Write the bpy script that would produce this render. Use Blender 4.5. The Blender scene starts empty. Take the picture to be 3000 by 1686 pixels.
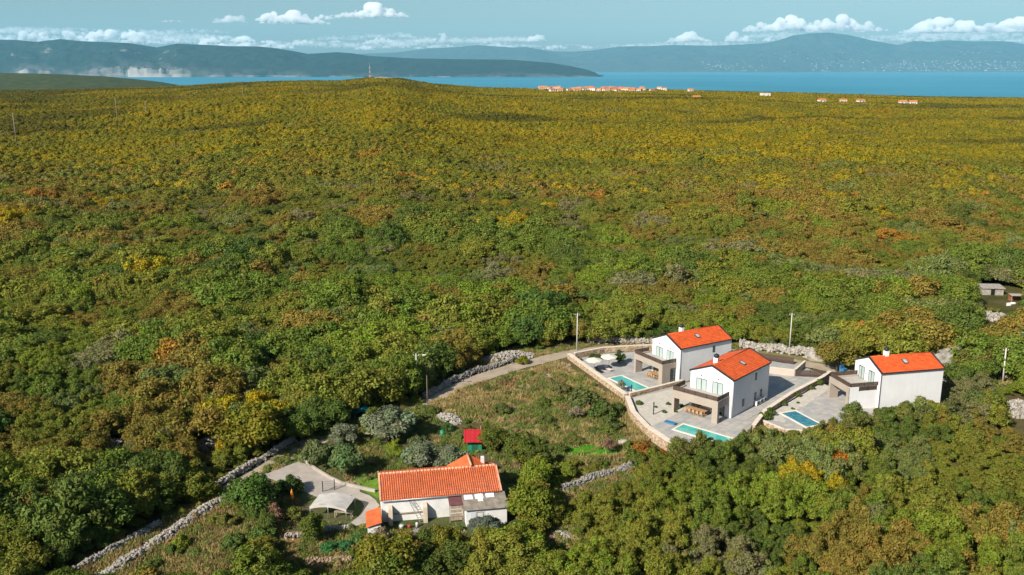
import bpy, math, random
import numpy as np
from math import sin, cos, pi, radians, tan
random.seed(7)
rng = np.random.default_rng(11)
SC = bpy.context.scene
COL = SC.collection

# ---------------------------------------------------------------- camera
CAMH = 52.5
cam = bpy.data.cameras.new('camera'); cam.lens = 31.92; cam.sensor_width = 36.0
cam.clip_start = 1.0; cam.clip_end = 200000.0
camo = bpy.data.objects.new('camera', cam); COL.objects.link(camo)
camo.location = (0, 0, CAMH); camo.rotation_euler = (radians(90 - 13.59), 0, 0)
SC.camera = camo

# ---------------------------------------------------------------- sky, sun, exposure
SUN_EL, SUN_AZ = 35.0, 44.0      # elevation; light travels forward and to the right by this angle
w = bpy.data.worlds.new('World'); SC.world = w; w.use_nodes = True
nt = w.node_tree; nt.nodes.clear()
sky = nt.nodes.new('ShaderNodeTexSky'); sky.sky_type = 'NISHITA'; sky.sun_disc = False
sky.sun_elevation = radians(SUN_EL); sky.sun_rotation = radians(180 + SUN_AZ)
sky.altitude = 150; sky.air_density = 1.0; sky.dust_density = 1.7; sky.ozone_density = 1.0
tint = nt.nodes.new('ShaderNodeMix'); tint.data_type = 'RGBA'; tint.blend_type = 'MULTIPLY'
tint.inputs[0].default_value = 1.0; tint.inputs[7].default_value = (0.91, 1.06, 1.13, 1)
bg = nt.nodes.new('ShaderNodeBackground'); bg.inputs[1].default_value = 0.058
wo = nt.nodes.new('ShaderNodeOutputWorld')
nt.links.new(sky.outputs[0], tint.inputs[6]); nt.links.new(tint.outputs[2], bg.inputs[0]); nt.links.new(bg.outputs[0], wo.inputs[0])
sun = bpy.data.lights.new('sun', 'SUN'); sun.energy = 5.0; sun.angle = radians(0.5); sun.color = (1.0, 0.93, 0.82)
suno = bpy.data.objects.new('sun', sun); COL.objects.link(suno)
suno.rotation_euler = (radians(90 - SUN_EL), 0, radians(-SUN_AZ))
SC.view_settings.view_transform = 'Standard'; SC.view_settings.look = 'None'
SC.view_settings.exposure = 0.75; SC.view_settings.gamma = 1.0; SC.view_settings.use_curve_mapping = False
SC.cycles.use_denoising = True
SC.cycles.max_bounces = 12; SC.cycles.diffuse_bounces = 3; SC.cycles.glossy_bounces = 3
SC.cycles.transmission_bounces = 4; SC.cycles.volume_bounces = 10; SC.cycles.transparent_max_bounces = 8

# ---------------------------------------------------------------- helpers
def tag(o, label=None, cat=None, group=None, kind=None):
    if label: o['label'] = label
    if cat: o['category'] = cat
    if group: o['group'] = group
    if kind: o['kind'] = kind
    return o
def link(o, parent=None):
    COL.objects.link(o)
    if parent is not None: o.parent = parent
    return o
def empty(name, loc=(0, 0, 0), rz=0.0):
    o = bpy.data.objects.new(name, None); o.empty_display_size = 0.3
    o.location = loc; o.rotation_euler = (0, 0, rz)
    return link(o)
class MB:
    """collects faces for one mesh"""
    def __init__(s): s.v = []; s.f = []; s.sm = []
    def add(s, vs, fs, smooth=False):
        n = len(s.v); s.v += [tuple(map(float, q)) for q in vs]; s.f += [tuple(i + n for i in f) for f in fs]; s.sm += [smooth] * len(fs); return s
    def box(s, x0, x1, y0, y1, z0, z1):
        return s.add([(x0,y0,z0),(x1,y0,z0),(x1,y1,z0),(x0,y1,z0),(x0,y0,z1),(x1,y0,z1),(x1,y1,z1),(x0,y1,z1)],
              [(0,3,2,1),(4,5,6,7),(0,1,5,4),(1,2,6,5),(2,3,7,6),(3,0,4,7)])
    def bar(s, a, b, w, h=None, up=(0, 0, 1)):
        a = np.array(a, float); b = np.array(b, float); h = h or w
        d = b - a; L = np.linalg.norm(d); d /= L; up = np.array(up, float)
        sd = np.cross(d, up)
        if np.linalg.norm(sd) < 1e-4: sd = np.cross(d, (1, 0, 0))
        sd /= np.linalg.norm(sd); u = np.cross(sd, d)
        vs = []
        for p in (a, b):
            for i, j in ((-1,-1),(1,-1),(1,1),(-1,1)): vs.append(p + sd * i * w / 2 + u * j * h / 2)
        return s.add(vs, [(0,1,2,3),(7,6,5,4),(0,4,5,1),(1,5,6,2),(2,6,7,3),(3,7,4,0)])
    def tube(s, pts, rad, n=8, cap=True):
        pts = [np.array(p, float) for p in pts]; rad = rad if hasattr(rad, '__len__') else [rad] * len(pts)
        vs = []; fs = []
        for k, p in enumerate(pts):
            d = pts[min(k + 1, len(pts) - 1)] - pts[max(k - 1, 0)]; d /= np.linalg.norm(d)
            a = np.cross(d, (0, 1, 0.01)); a /= np.linalg.norm(a); b = np.cross(d, a)
            for i in range(n): vs.append(p + rad[k] * (a * cos(2*pi*i/n) + b * sin(2*pi*i/n)))
        for k in range(len(pts) - 1):
            for i in range(n): fs.append((k*n+i, k*n+(i+1)%n, (k+1)*n+(i+1)%n, (k+1)*n+i))
        if cap: fs += [tuple(range(n))[::-1], tuple(range((len(pts)-1)*n, len(pts)*n))]
        return s.add(vs, fs, True)
    def prism(s, poly, z0, z1):
        n = len(poly); vs = [(x, y, z0) for x, y in poly] + [(x, y, z1) for x, y in poly]
        return s.add(vs, [tuple(range(n))[::-1], tuple(range(n, 2*n))] + [(i, (i+1)%n, n+(i+1)%n, n+i) for i in range(n)])
    def mesh(s, name, mat=None):
        me = bpy.data.meshes.new(name); me.from_pydata(s.v, [], s.f)
        me.polygons.foreach_set('use_smooth', s.sm)
        if mat: me.materials.append(mat)
        me.update(); return me
    def build(s, name, mat, parent=None, loc=None, rz=0):
        o = bpy.data.objects.new(name, s.mesh(name, mat))
        if loc is not None: o.location = loc
        o.rotation_euler.z = rz
        return link(o, parent)
def npmesh(name, V, F, mat=None, smooth=False):
    me = bpy.data.meshes.new(name); V = np.asarray(V, np.float32); F = np.asarray(F, np.int32); k = F.shape[1]
    me.vertices.add(len(V)); me.vertices.foreach_set('co', V.ravel())
    me.loops.add(F.size); me.loops.foreach_set('vertex_index', F.ravel())
    me.polygons.add(len(F)); me.polygons.foreach_set('loop_start', np.arange(0, F.size, k, dtype=np.int32))
    me.update(calc_edges=True)
    me.polygons.foreach_set('use_smooth', np.full(len(F), smooth))
    if mat: me.materials.append(mat)
    return me
def gridfaces(nu, nv):
    i = np.arange(nu - 1)[:, None] * nv + np.arange(nv - 1)[None]; i = i.ravel()
    return np.stack([i, i + 1, i + nv + 1, i + nv], 1)      # orientation fixed by caller if needed

# value noise (numpy, periodic hash) for terrain and scattering
def _h(ix, iy, sd):
    n = (ix.astype(np.int64) * 374761393 + iy.astype(np.int64) * 668265263 + sd * 974634) & 0x7fffffff
    n = ((n ^ (n >> 13)) * 1274126177) & 0x7fffffff
    return ((n ^ (n >> 16)) & 0xffff) / 65535.0
def vnoise(x, y, sc, sd=0):
    x = np.asarray(x, float) / sc; y = np.asarray(y, float) / sc
    ix = np.floor(x); iy = np.floor(y); fx = x - ix; fy = y - iy
    fx = fx*fx*(3-2*fx); fy = fy*fy*(3-2*fy)
    a = _h(ix, iy, sd); b = _h(ix+1, iy, sd); c = _h(ix, iy+1, sd); d = _h(ix+1, iy+1, sd)
    return (a*(1-fx)+b*fx)*(1-fy) + (c*(1-fx)+d*fx)*fy
def fbm(x, y, sc, sd=0, o=4):
    t = 0; a = 1; n = 0
    for k in range(o): t = t + a * vnoise(x, y, sc / 2**k, sd + k * 17); n += a; a *= .5
    return t / n

# ---------------------------------------------------------------- materials
def mat_new(name):
    m = bpy.data.materials.new(name); m.use_nodes = True; nt = m.node_tree
    return m, nt, nt.nodes['Principled BSDF']
def ramp(nt, fac, stops):
    r = nt.nodes.new('ShaderNodeValToRGB'); e = r.color_ramp.elements
    e[0].position, e[0].color = stops[0][0], (*stops[0][1], 1); e[1].position, e[1].color = stops[-1][0], (*stops[-1][1], 1)
    for p, c in stops[1:-1]:
        q = e.new(p); q.color = (*c, 1)
    nt.links.new(fac, r.inputs[0]); return r.outputs[0]
def noise(nt, scale, detail=4, coord='Object', rough=.55, dist=0.):
    tc = nt.nodes.new('ShaderNodeTexCoord'); n = nt.nodes.new('ShaderNodeTexNoise')
    n.inputs['Scale'].default_value = scale; n.inputs['Detail'].default_value = detail
    n.inputs['Roughness'].default_value = rough; n.inputs['Distortion'].default_value = dist
    if coord == 'World':
        g = nt.nodes.new('ShaderNodeNewGeometry'); nt.links.new(g.outputs['Position'], n.inputs['Vector'])
    else: nt.links.new(tc.outputs[coord], n.inputs['Vector'])
    return n.outputs[0]
def mixc(nt, fac, a, b, mode='MIX'):
    m = nt.nodes.new('ShaderNodeMix'); m.data_type = 'RGBA'; m.blend_type = mode
    for s, v in ((0, fac), (6, a), (7, b)):
        if isinstance(v, (int, float)): m.inputs[s].default_value = v
        elif isinstance(v, tuple): m.inputs[s].default_value = (*v, 1)
        else: nt.links.new(v, m.inputs[s])
    return m.outputs[2]
def bump(nt, b, h, strength=.3, dist=.05):
    n = nt.nodes.new('ShaderNodeBump'); n.inputs['Strength'].default_value = strength; n.inputs['Distance'].default_value = dist
    nt.links.new(h, n.inputs['Height']); nt.links.new(n.outputs[0], b.inputs['Normal'])
MATS = {}
def M(name, col, rough=.8, var=.18, scale=1.5, bumps=0., spec=.3, metal=0., coord='World', fine=12.):
    """painted / mineral surface: base colour with blotchy wear at two scales"""
    if name in MATS: return MATS[name]
    m, nt, b = mat_new(name)
    b.inputs['Roughness'].default_value = rough; b.inputs['Specular IOR Level'].default_value = spec; b.inputs['Metallic'].default_value = metal
    n1 = noise(nt, scale, 5, coord); n2 = noise(nt, fine, 3, coord)
    lo = tuple(c * (1 - var) for c in col); hi = tuple(min(1, c * (1 + var * .6)) for c in col)
    c = ramp(nt, n1, [(.3, lo), (.7, hi)])
    c2 = ramp(nt, n2, [(.3, (1 - var*.5,) * 3), (.6, (1., 1., 1.))])
    nt.links.new(mixc(nt, 1.0, c, c2, 'MULTIPLY'), b.inputs['Base Color'])
    if bumps: bump(nt, b, n2, bumps, .03)
    MATS[name] = m; return m
# ================================================================ terrain
COSP = cos(radians(13.59)); FPX = 2660.0
def px_of(x, y): return 1500 + FPX * x / (y * COSP + 1e-9)       # direction only, used for the land's outline
def dep(py): return radians(13.59) - math.atan((843 - py) / FPX)
RIDGE_X = np.array([-1500,-400,0,150,300,500,600,700,850,1000,1060,1095,1160,1250,1400,1600,1900,2100,2300,2500,2700,3000,3600,5000])
RIDGE_Y = np.array([ 266, 264,262,260,256,251,244,238,233,233,227,223,225,241,253,257,258,264,268,274,281,285,288,292])
RR = 1500.0
RIDGE_Z = np.array([CAMH - RR * tan(dep(y)) - 5.0 for y in RIDGE_Y])
SEA = -110.0
def zt(x, y):
    x = np.asarray(x, float); y = np.asarray(y, float)
    r = np.maximum(y, 1.0); px = 1500 + FPX * x / (r * COSP)
    zr = np.interp(px, RIDGE_X, RIDGE_Z)
    s = np.interp(r, [0, 230, 420, 700, 1000, 1500], [0, 0, .26, .6, .84, 1.0])
    k = np.clip((r - 230) / 500, 0, 1)
    z = zr * s + k * (fbm(x, y * 1.6, 240, 3, 3) - .5) * 17 * np.clip((1500 - r) / 500, 0, 1)
    back = np.clip((r - 1500) / 1300, 0, 1)
    z = z * (1 - back) + (SEA - 25) * (back * back * (3 - 2 * back)) * 1.0
    return z
def zt1(x, y): return float(zt(np.array([x]), np.array([y]))[0])
# radial sheet
rs = np.concatenate([np.linspace(2, 60, 12), 60 * (3600 / 60) ** (np.linspace(0, 1, 190)[1:])])
az = np.linspace(-radians(80), radians(80), 321)
R_, A_ = np.meshgrid(rs, az, indexing='ij'); X_ = R_ * np.sin(A_); Y_ = R_ * np.cos(A_)
Z_ = zt(X_, Y_); Z_[Y_ < 60] = 0
V = np.stack([X_, Y_, Z_], -1).reshape(-1, 3)
m, nt, b = mat_new('forest_floor'); b.inputs['Roughness'].default_value = 1; b.inputs['Specular IOR Level'].default_value = .1
n1 = noise(nt, .12, 5, 'World'); n2 = noise(nt, 1.6, 5, 'World')
c = ramp(nt, n1, [(.35, (.045,.05,.014)), (.55, (.09,.08,.025)), (.7, (.11,.085,.04))])
nt.links.new(mixc(nt, .6, c, ramp(nt, n2, [(.3,(.4,.4,.35)), (.7,(1,1,1))]), 'MULTIPLY'), b.inputs['Base Color'])
g = bpy.data.objects.new('ground', npmesh('ground', V, gridfaces(len(rs), len(az))[:, ::-1], m, True)); link(g); tag(g, 'undulating land under the woodland', kind='structure')

# sea
m, nt, b = mat_new('sea_water'); b.inputs['Roughness'].default_value = .45; b.inputs['Base Color'].default_value = (.004, .16, .33, 1)
b.inputs['Specular IOR Level'].default_value = .25
n1 = noise(nt, .00035, 4, 'World'); n2 = noise(nt, .02, 4, 'World')
nt.links.new(ramp(nt, n1, [(.35, (.015,.155,.225)), (.65, (.03,.205,.285))]), b.inputs['Base Color'])
bump(nt, b, n2, .4, 2.0)
rs2 = np.array([900, 1500, 2500, 4000, 7000, 12000, 20000, 32000, 46000.]); az2 = np.linspace(-radians(62), radians(62), 60)
R2, A2 = np.meshgrid(rs2, az2, indexing='ij')
V = np.stack([R2*np.sin(A2), R2*np.cos(A2), 0*R2 + SEA], -1).reshape(-1, 3)
o = bpy.data.objects.new('sea', npmesh('sea', V, gridfaces(len(rs2), len(az2))[:, ::-1], m)); link(o); tag(o, 'bright blue sea between the woods and the mountains', kind='structure')

# mountains: shore line, crest line, gullied slopes
def hill_mat(name, veg, veg2, rock, rock_bias, sc):
    m, nt, b = mat_new(name); b.inputs['Roughness'].default_value = 1; b.inputs['Specular IOR Level'].default_value = .05
    n1 = noise(nt, sc, 6, 'World', .62); n2 = noise(nt, sc * 7, 5, 'World', .6)
    c = ramp(nt, n2, [(.35, veg), (.65, veg2)])
    gm = nt.nodes.new('ShaderNodeNewGeometry'); sp = nt.nodes.new('ShaderNodeSeparateXYZ'); nt.links.new(gm.outputs['Normal'], sp.inputs[0])
    ad = nt.nodes.new('ShaderNodeMath'); ad.operation = 'SUBTRACT'; nt.links.new(n1, ad.inputs[0]); nt.links.new(sp.outputs[2], ad.inputs[1])
    ad2 = nt.nodes.new('ShaderNodeMath'); ad2.operation = 'ADD'; nt.links.new(ad.outputs[0], ad2.inputs[0]); ad2.inputs[1].default_value = rock_bias
    msk = ramp(nt, ad2.outputs[0], [(.46, (0,0,0)), (.62, (1,1,1))])
    c = mixc(nt, msk, c, rock)
    at = nt.nodes.new('ShaderNodeAttribute'); at.attribute_name = 'cliff'
    nt.links.new(mixc(nt, at.outputs['Fac'], c, (.135,.13,.13)), b.inputs['Base Color'])
    return m
def mountain(name, label, tx, ty, r0, r1, mat, p0, p1, nx, amp, cliff=None, seed=0, zb=None):
    """crest outline given by bearing; r0 shore distance, r1 crest distance"""
    pxs = np.linspace(p0, p1, nx); ys = np.interp(pxs, tx, ty)
    hr = np.array([CAMH - r1 * tan(dep(y)) for y in ys]) - (SEA if zb is None else zb)
    base = SEA if zb is None else zb
    vv = np.concatenate([np.linspace(-.03, 1, 44), np.linspace(1, 1.6, 12)[1:]])
    U, W = np.meshgrid((pxs - 1500) * COSP / FPX, vv, indexing='ij'); HR = np.repeat(hr[:, None], len(vv), 1)
    D = r0 + (r1 - r0) * W
    wob = (fbm(U * r0, U * 0 + 3, (r1 - r0) * .8, seed, 4) - .5) * (r1 - r0) * .5 * np.clip(1 - W, 0, 1)
    X = U * D; Y = D + wob
    sh = np.where(W < 1, np.clip(W, -.03, 1) ** .75, np.clip(1 - ((W - 1) / .6) ** 1.3, -.05, 1))
    nz = (1 - np.abs(2 * fbm(X, Y, (r1 - r0) * .35, seed + 5, 5) - 1)) - .62
    env = np.clip(W * 3, 0, 1) * np.clip(np.abs(1 - W) * 4, .03, 1)
    Z = base + HR * sh + nz * amp * HR * env
    rk = np.zeros_like(Z)
    if cliff is not None:
        P = np.repeat(pxs[:, None], len(vv), 1)
        ck = np.interp(P, cliff[0], cliff[1])
        gul = 1 - np.abs(2 * fbm(P + W*40, W * 160, 26, seed + 9, 4) - 1)
        cl = np.clip(W / .05, 0, 1) * np.clip(1 - (W - .06) / .34, 0, 1)
        Z = np.maximum(Z, base + np.where(W > 0, cl * ck * HR * .26 * (.35 + .95 * gul), -30))
        rk = np.clip((ck * 1.05 - W * 4.4 + (gul - .75) * 1.6), 0, 1) * np.clip((gul - .35) * 2.2, .15, 1) * np.clip(W / .012, 0, 1) * (.35 + .65 * np.clip((fbm(P + W*60, W * 260, 16, seed + 2, 4) - .3) * 2, 0, 1))
    Z = np.where(W < 0, base - 40, Z)
    V = np.stack([X, Y, Z], -1).reshape(-1, 3)
    o = bpy.data.objects.new(name, npmesh(name, V, gridfaces(nx, len(vv)), mat, False)); link(o); tag(o, label, kind='structure')
    a = o.data.attributes.new('cliff', 'FLOAT', 'POINT'); a.data.foreach_set('value', rk.astype(np.float32).ravel()); return X, Y, Z, pxs, vv
K = 1500 / 2576
ISX = np.array([-2000,-800,0,100,200,320,420,520,660,800,900,1020,1150,1300,1400,1480,1550,1700,1780,1850,2100,2576,2776,2876,2956,3000,3020,3040]) * K
ISY = np.array([190,195,200,203,212,198,208,212,218,240,220,226,233,235,245,258,272,264,270,282,296,302,318,335,352,368,383,388]) * K
FAX = np.array([1000,1500,1830,2000,2150,2300,2400,2576,2646,2776,2876,2976,3116,3276,3376,3576,3726,3826,3906,3976,4076,4156,4256,4376,4506,4586,4676,4756,4876,4996,5076,5152,5600,6500]) * K
FAY = np.array([300,290,272,265,245,238,228,240,238,260,262,255,235,233,227,232,225,220,205,180,168,165,178,205,228,208,212,204,210,208,212,228,222,230]) * K
mi = hill_mat('island_slopes', (.009,.024,.02), (.02,.036,.026), (.26,.245,.23), .68, .0011)
mf = hill_mat('mainland_slopes', (.025,.04,.03), (.05,.06,.04), (.25,.24,.22), .55, .0006)
mountain('island_hills', 'long wooded island ridge with pale sea cliffs, left', ISX, ISY, 17300, 20300, mi, -1300, 1768, 420, .42,
         (np.array([-1000,0,60,210,330,480,560,700,900,1300,1700]), np.array([.3,.25,.75,.35,.9,1,.7,.35,.25,.3,.6])), 4)
FARM = mountain('mainland_mountains', 'far blue mountains with a broad central peak, right', FAX, FAY, 36500, 42500, mf, 700, 4300, 420, .34, None, 21)
mh = hill_mat('headland_scrub', (.025,.04,.014), (.06,.07,.022), (.2,.19,.15), .30, .004)
mountain('headland', 'low hazy wooded headland at the far left', np.array([-1500,-400,0,150,300,400,470,520]), np.array([208,210,214,217,224,233,241,250]), 3300, 4700, mh, -1400, 520, 160, .12, None, 33, -70)

# low haze over land and sea
m, nt, b = mat_new('haze_air'); nt.nodes.remove(b)
pv = nt.nodes.new('ShaderNodeVolumePrincipled'); pv.inputs['Density'].default_value = 1.5e-5; pv.inputs['Color'].default_value = (.32, .73, .96, 1); pv.inputs['Anisotropy'].default_value = 0.0
nt.links.new(pv.outputs[0], nt.nodes['Material Output'].inputs['Volume'])
hz = MB().box(-52000, 52000, -400, 47000, SEA - 41 - 60, 1900).build('haze', m); tag(hz, 'thin blue haze over sea and mountains', kind='stuff')
# ================================================================ clouds (real cumulus far behind the mountains)
m, nt, b = mat_new('cloud_vapour'); nt.nodes.remove(b)
pv = nt.nodes.new('ShaderNodeVolumePrincipled'); pv.inputs['Density'].default_value = .0045; pv.inputs['Color'].default_value = (.998, .998, .998, 1); pv.inputs['Anisotropy'].default_value = .0
nt.links.new(pv.outputs[0], nt.nodes['Material Output'].inputs['Volume'])
CLOUDM = m
m, nt, b = mat_new('thin_cloud_vapour'); nt.nodes.remove(b)
pv = nt.nodes.new('ShaderNodeVolumePrincipled'); pv.inputs['Density'].default_value = .0022; pv.inputs['Color'].default_value = (.99, .99, .99, 1)
nt.links.new(pv.outputs[0], nt.nodes['Material Output'].inputs['Volume'])
THINM = m
def ico(sub=2):
    bm = __import__('bmesh').new(); __import__('bmesh').ops.create_icosphere(bm, subdivisions=sub, radius=1)
    v = np.array([q.co[:] for q in bm.verts]); f = np.array([[q.index for q in p.verts] for p in bm.faces]); bm.free(); return v, f
ICO2 = ico(2); ICO1 = ico(1); ICO3 = ico(3)
def sky_pt(px, py, R):
    a = (px - 1500) / FPX; e = math.atan((843 - py) / FPX) - radians(13.59)
    return a * R / COSP, R, CAMH + R * tan(e)
def cloud(label, parts, R, depth=.5, mat=None, seed=0, vox=1.0, stuff=False):
    """parts: (px, base_y, half width, height) puffs in bearing units at distance R"""
    rg = np.random.default_rng(seed); S = R / FPX; vs = []; fs = []; n = 0
    cx, cy, cz = sky_pt(parts[0][0], parts[0][1], R)
    for px, py, hw, hh in parts:
        x, y, z = sky_pt(px, py, R)
        k = max(9, int(hw / hh * 13))
        for i in range(k):
            t = rg.uniform(-1, 1); prof = (1 - abs(t) ** 2.2)
            rr = hh * S * rg.uniform(.16, .40) * (.45 + .55 * prof)
            zz = z + rg.uniform(.05, 1) ** 1.0 * max(0, hh * S * prof - rr) + rr * .3
            v = ICO2[0] * rr * np.array([rg.uniform(1., 1.5), 1.2, rg.uniform(.75, 1.0)]) + (x + t * hw * S - cx, rg.uniform(-1, 1) * hw * S * depth, zz - cz)
            # small cauliflower bumps
            v += ICO2[0] * (rr * .22 * rg.random((len(v), 1)))
            v[:, 2] = np.maximum(v[:, 2], z - cz + rr * .12 * rg.standard_normal())
            vs.append(v); fs.append(ICO2[1] + n); n += len(v)
    me = npmesh('cloud', np.concatenate(vs), np.concatenate(fs))
    o = bpy.data.objects.new('cloud', me); COL.objects.link(o)
    md = o.modifiers.new('r', 'REMESH'); md.mode = 'VOXEL'; md.voxel_size = 1.6 * S * vox
    dg = bpy.context.evaluated_depsgraph_get(); me2 = bpy.data.meshes.new_from_object(o.evaluated_get(dg))
    o.modifiers.clear(); o.data = me2; me2.materials.clear(); me2.materials.append(mat or CLOUDM); bpy.data.meshes.remove(me)
    o.location = (cx, cy, cz)
    tag(o, label, 'cloud' if not stuff else None, 'clouds over the mountains' if not stuff else None, 'stuff' if stuff else None); return o
cloud('bright white cumulus with two round heads, highest cloud left of centre', [(1110,52,105,20),(1118,50,36,47),(1155,50,30,34),(1060,52,50,16),(1190,52,30,16)], 50000, seed=1)
cloud('grey-white cumulus trailing right towards the two-headed cumulus', [(905,70,95,26),(910,72,48,42),(840,62,38,26),(985,58,30,14)], 50500, seed=2)
cloud('small grey cloud tuft, left of the trailing cumulus', [(728,68,45,24),(745,66,24,28)], 50000, mat=THINM, seed=3)
cloud('thin flat grey cloud at the upper left edge', [(30,36,55,14)], 50000, mat=THINM, seed=4)
cloud('tiny thin grey cloud streak above the left cloud bank', [(570,66,34,8)], 50000, mat=THINM, seed=5, stuff=True)
cloud('long white cumulus resting just above the mountain peak', [(2320,93,198,28),(2265,91,70,46),(2400,91,70,42),(2180,93,50,26),(2470,93,50,28)], 50000, seed=6)
cloud('long white cumulus at the upper right edge', [(2810,98,225,26),(2620,98,60,18),(2700,98,60,20),(2780,98,60,22),(2840,98,60,22),(2940,98,60,22),(3020,98,60,22),(2660,96,60,46),(2740,96,40,40),(2880,97,90,44),(2970,97,60,50),(3060,97,70,40)], 50300, seed=7)
cloud('white puffy cumulus left of the mountain peak', [(1985,124,60,20),(1992,122,26,40),(1960,124,30,24)], 50000, seed=8)
cloud('small pair of white cumulus puffs beside the mountain peak', [(2125,123,45,16),(2105,122,18,27),(2140,122,20,18),(2205,122,16,15)], 50000, seed=9)
cloud('single small bright cumulus puff above the island tip', [(1308,122,26,24)], 50000, seed=10)
cloud('single small bright cumulus puff right of the island puff', [(1565,122,30,22)], 50000, seed=11)
rg = np.random.default_rng(5); P = []
for x0, x1, yb, hh, n in ((-80,150,118,22,6),(160,520,112,30,11),(230,520,128,18,8),(480,800,122,20,10),(640,960,142,18,11),(760,1000,128,16,7),(1000,1280,126,14,8),(1080,1300,142,14,8),(1300,1500,140,14,7),(1480,1720,146,12,8),(1650,1900,138,10,6),(2240,2560,118,14,8),(2560,3080,122,16,12)):
    for i in range(n): P.append((rg.uniform(x0, x1), yb + rg.uniform(-4, 6), rg.uniform(14, 42), hh * rg.uniform(.5, 1.1)))
for q, (lo, hi, name) in enumerate(((-100, 560, 'bank of low white clouds over the left of the island'), (560, 1150, 'bank of low white clouds over the middle of the island'), (1150, 1950, 'row of low pale clouds over the sea strait'), (1950, 3200, 'row of low pale clouds behind the right mountains'))):
    sel = [p for p in P if lo <= p[0] < hi]
    cloud(name, sel, 54000, .8, THINM if q > 1 else CLOUDM, 30 + q, stuff=True)

# long hazy streaks of stratus low behind the hills
m, nt, b = mat_new('stratus_vapour'); nt.nodes.remove(b)
pv = nt.nodes.new('ShaderNodeVolumePrincipled'); pv.inputs['Density'].default_value = .0009; pv.inputs['Color'].default_value = (.99, .99, .99, 1)
nt.links.new(pv.outputs[0], nt.nodes['Material Output'].inputs['Volume']); STRAT = m
rg = np.random.default_rng(8)
for q, (x0, x1, y0, y1, n, hh, lb) in enumerate(((-150,700,90,135,22,18,'hazy streaks of stratus over the left of the island'),(500,1500,108,148,24,16,'hazy streaks of stratus over the middle hills'),(1350,2100,114,150,14,13,'faint stratus streaks over the strait'),(2200,3150,98,130,15,16,'faint stratus streaks at the right'))):
    cloud(lb, [(rg.uniform(x0, x1), rg.uniform(y0, y1), rg.uniform(70, 190), hh * rg.uniform(.5, 1.2)) for _ in range(n)], 58000, .5, STRAT, 60 + q, 1.6, True)
# ================================================================ vegetation
def leaf_mat(name, rough=.75, trans=.18):
    m, nt, b = mat_new(name); nt.nodes.remove(b); out = nt.nodes['Material Output']
    at = nt.nodes.new('ShaderNodeAttribute'); at.attribute_type = 'INSTANCER'; at.attribute_name = 'tint'
    lc = nt.nodes.new('ShaderNodeAttribute'); lc.attribute_type = 'GEOMETRY'; lc.attribute_name = 'leafcol'
    c = mixc(nt, 1.0, at.outputs[0], lc.outputs[0], 'MULTIPLY')
    d = nt.nodes.new('ShaderNodeBsdfDiffuse'); t = nt.nodes.new('ShaderNodeBsdfTranslucent'); gl = nt.nodes.new('ShaderNodeBsdfGlossy'); gl.inputs['Roughness'].default_value = .55
    nt.links.new(c, d.inputs[0]); nt.links.new(c, t.inputs[0]); gl.inputs[0].default_value = (.5, .5, .5, 1)
    mx = nt.nodes.new('ShaderNodeMixShader'); mx.inputs[0].default_value = trans
    nt.links.new(d.outputs[0], mx.inputs[1]); nt.links.new(t.outputs[0], mx.inputs[2])
    m2 = nt.nodes.new('ShaderNodeMixShader'); m2.inputs[0].default_value = .012
    nt.links.new(mx.outputs[0], m2.inputs[1]); nt.links.new(gl.outputs[0], m2.inputs[2]); nt.links.new(m2.outputs[0], out.inputs[0])
    return m
LEAF = leaf_mat('foliage')
BARK = M('bark', (.11,.09,.07), .95, .3, 3.)
def cards(P, N, size, rg, asp=1.0, bend=.25):
    """leaf sprays: bent rhombus faces at P facing N"""
    n = len(P); a = np.cross(N, rg.standard_normal((n, 3))); a /= np.linalg.norm(a, axis=1)[:, None] + 1e-9; b = np.cross(N, a)
    s = size[:, None]
    V = np.stack([P + a*s*asp, P + b*s*.62 + N*s*bend, P - a*s*asp, P - b*s*.62 + N*s*bend], 1)
    return V.reshape(-1, 3), np.arange(4*n).reshape(n, 4)
def crown_pts(rg, n, lobes, h0=.5, flat=.8, lr=(.32,.52), rough=.10, jit=.38):
    """points spread over a lobed crown of unit radius standing on z=0 (centre z about h0+..)"""
    L = []
    for k in range(lobes):
        a = rg.uniform(0, 2*pi); q = rg.uniform(0, 1) ** .6; r = rg.uniform(*lr)
        d = q * (1 - r * .75); L.append((d*cos(a), d*sin(a), h0 + flat * (1 - (d ** 2) * .75) * rg.uniform(.25, 1.0) - r * .15, r))
    L = np.array(L); w = L[:, 3] ** 2; w /= w.sum(); id = rg.choice(len(L), n, p=w)
    D = rg.standard_normal((n, 3)); D /= np.linalg.norm(D, axis=1)[:, None]; D[:, 2] = np.where(D[:, 2] < -.35, -D[:, 2], D[:, 2])
    sq = np.array([1, 1, .8]); rad = L[id, 3] * (1 + rough * rg.standard_normal(n))
    P = L[id, :3] + D * rad[:, None] * sq
    keep = np.ones(n, bool)
    for q in L:
        e = (P - q[:3]) / (q[3] * sq); keep &= ((e ** 2).sum(1) > .62)
    N = D + jit * rg.standard_normal((n, 3)) + (0, 0, .22); N /= np.linalg.norm(N, axis=1)[:, None]
    return P[keep], N[keep], id[keep], L
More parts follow.
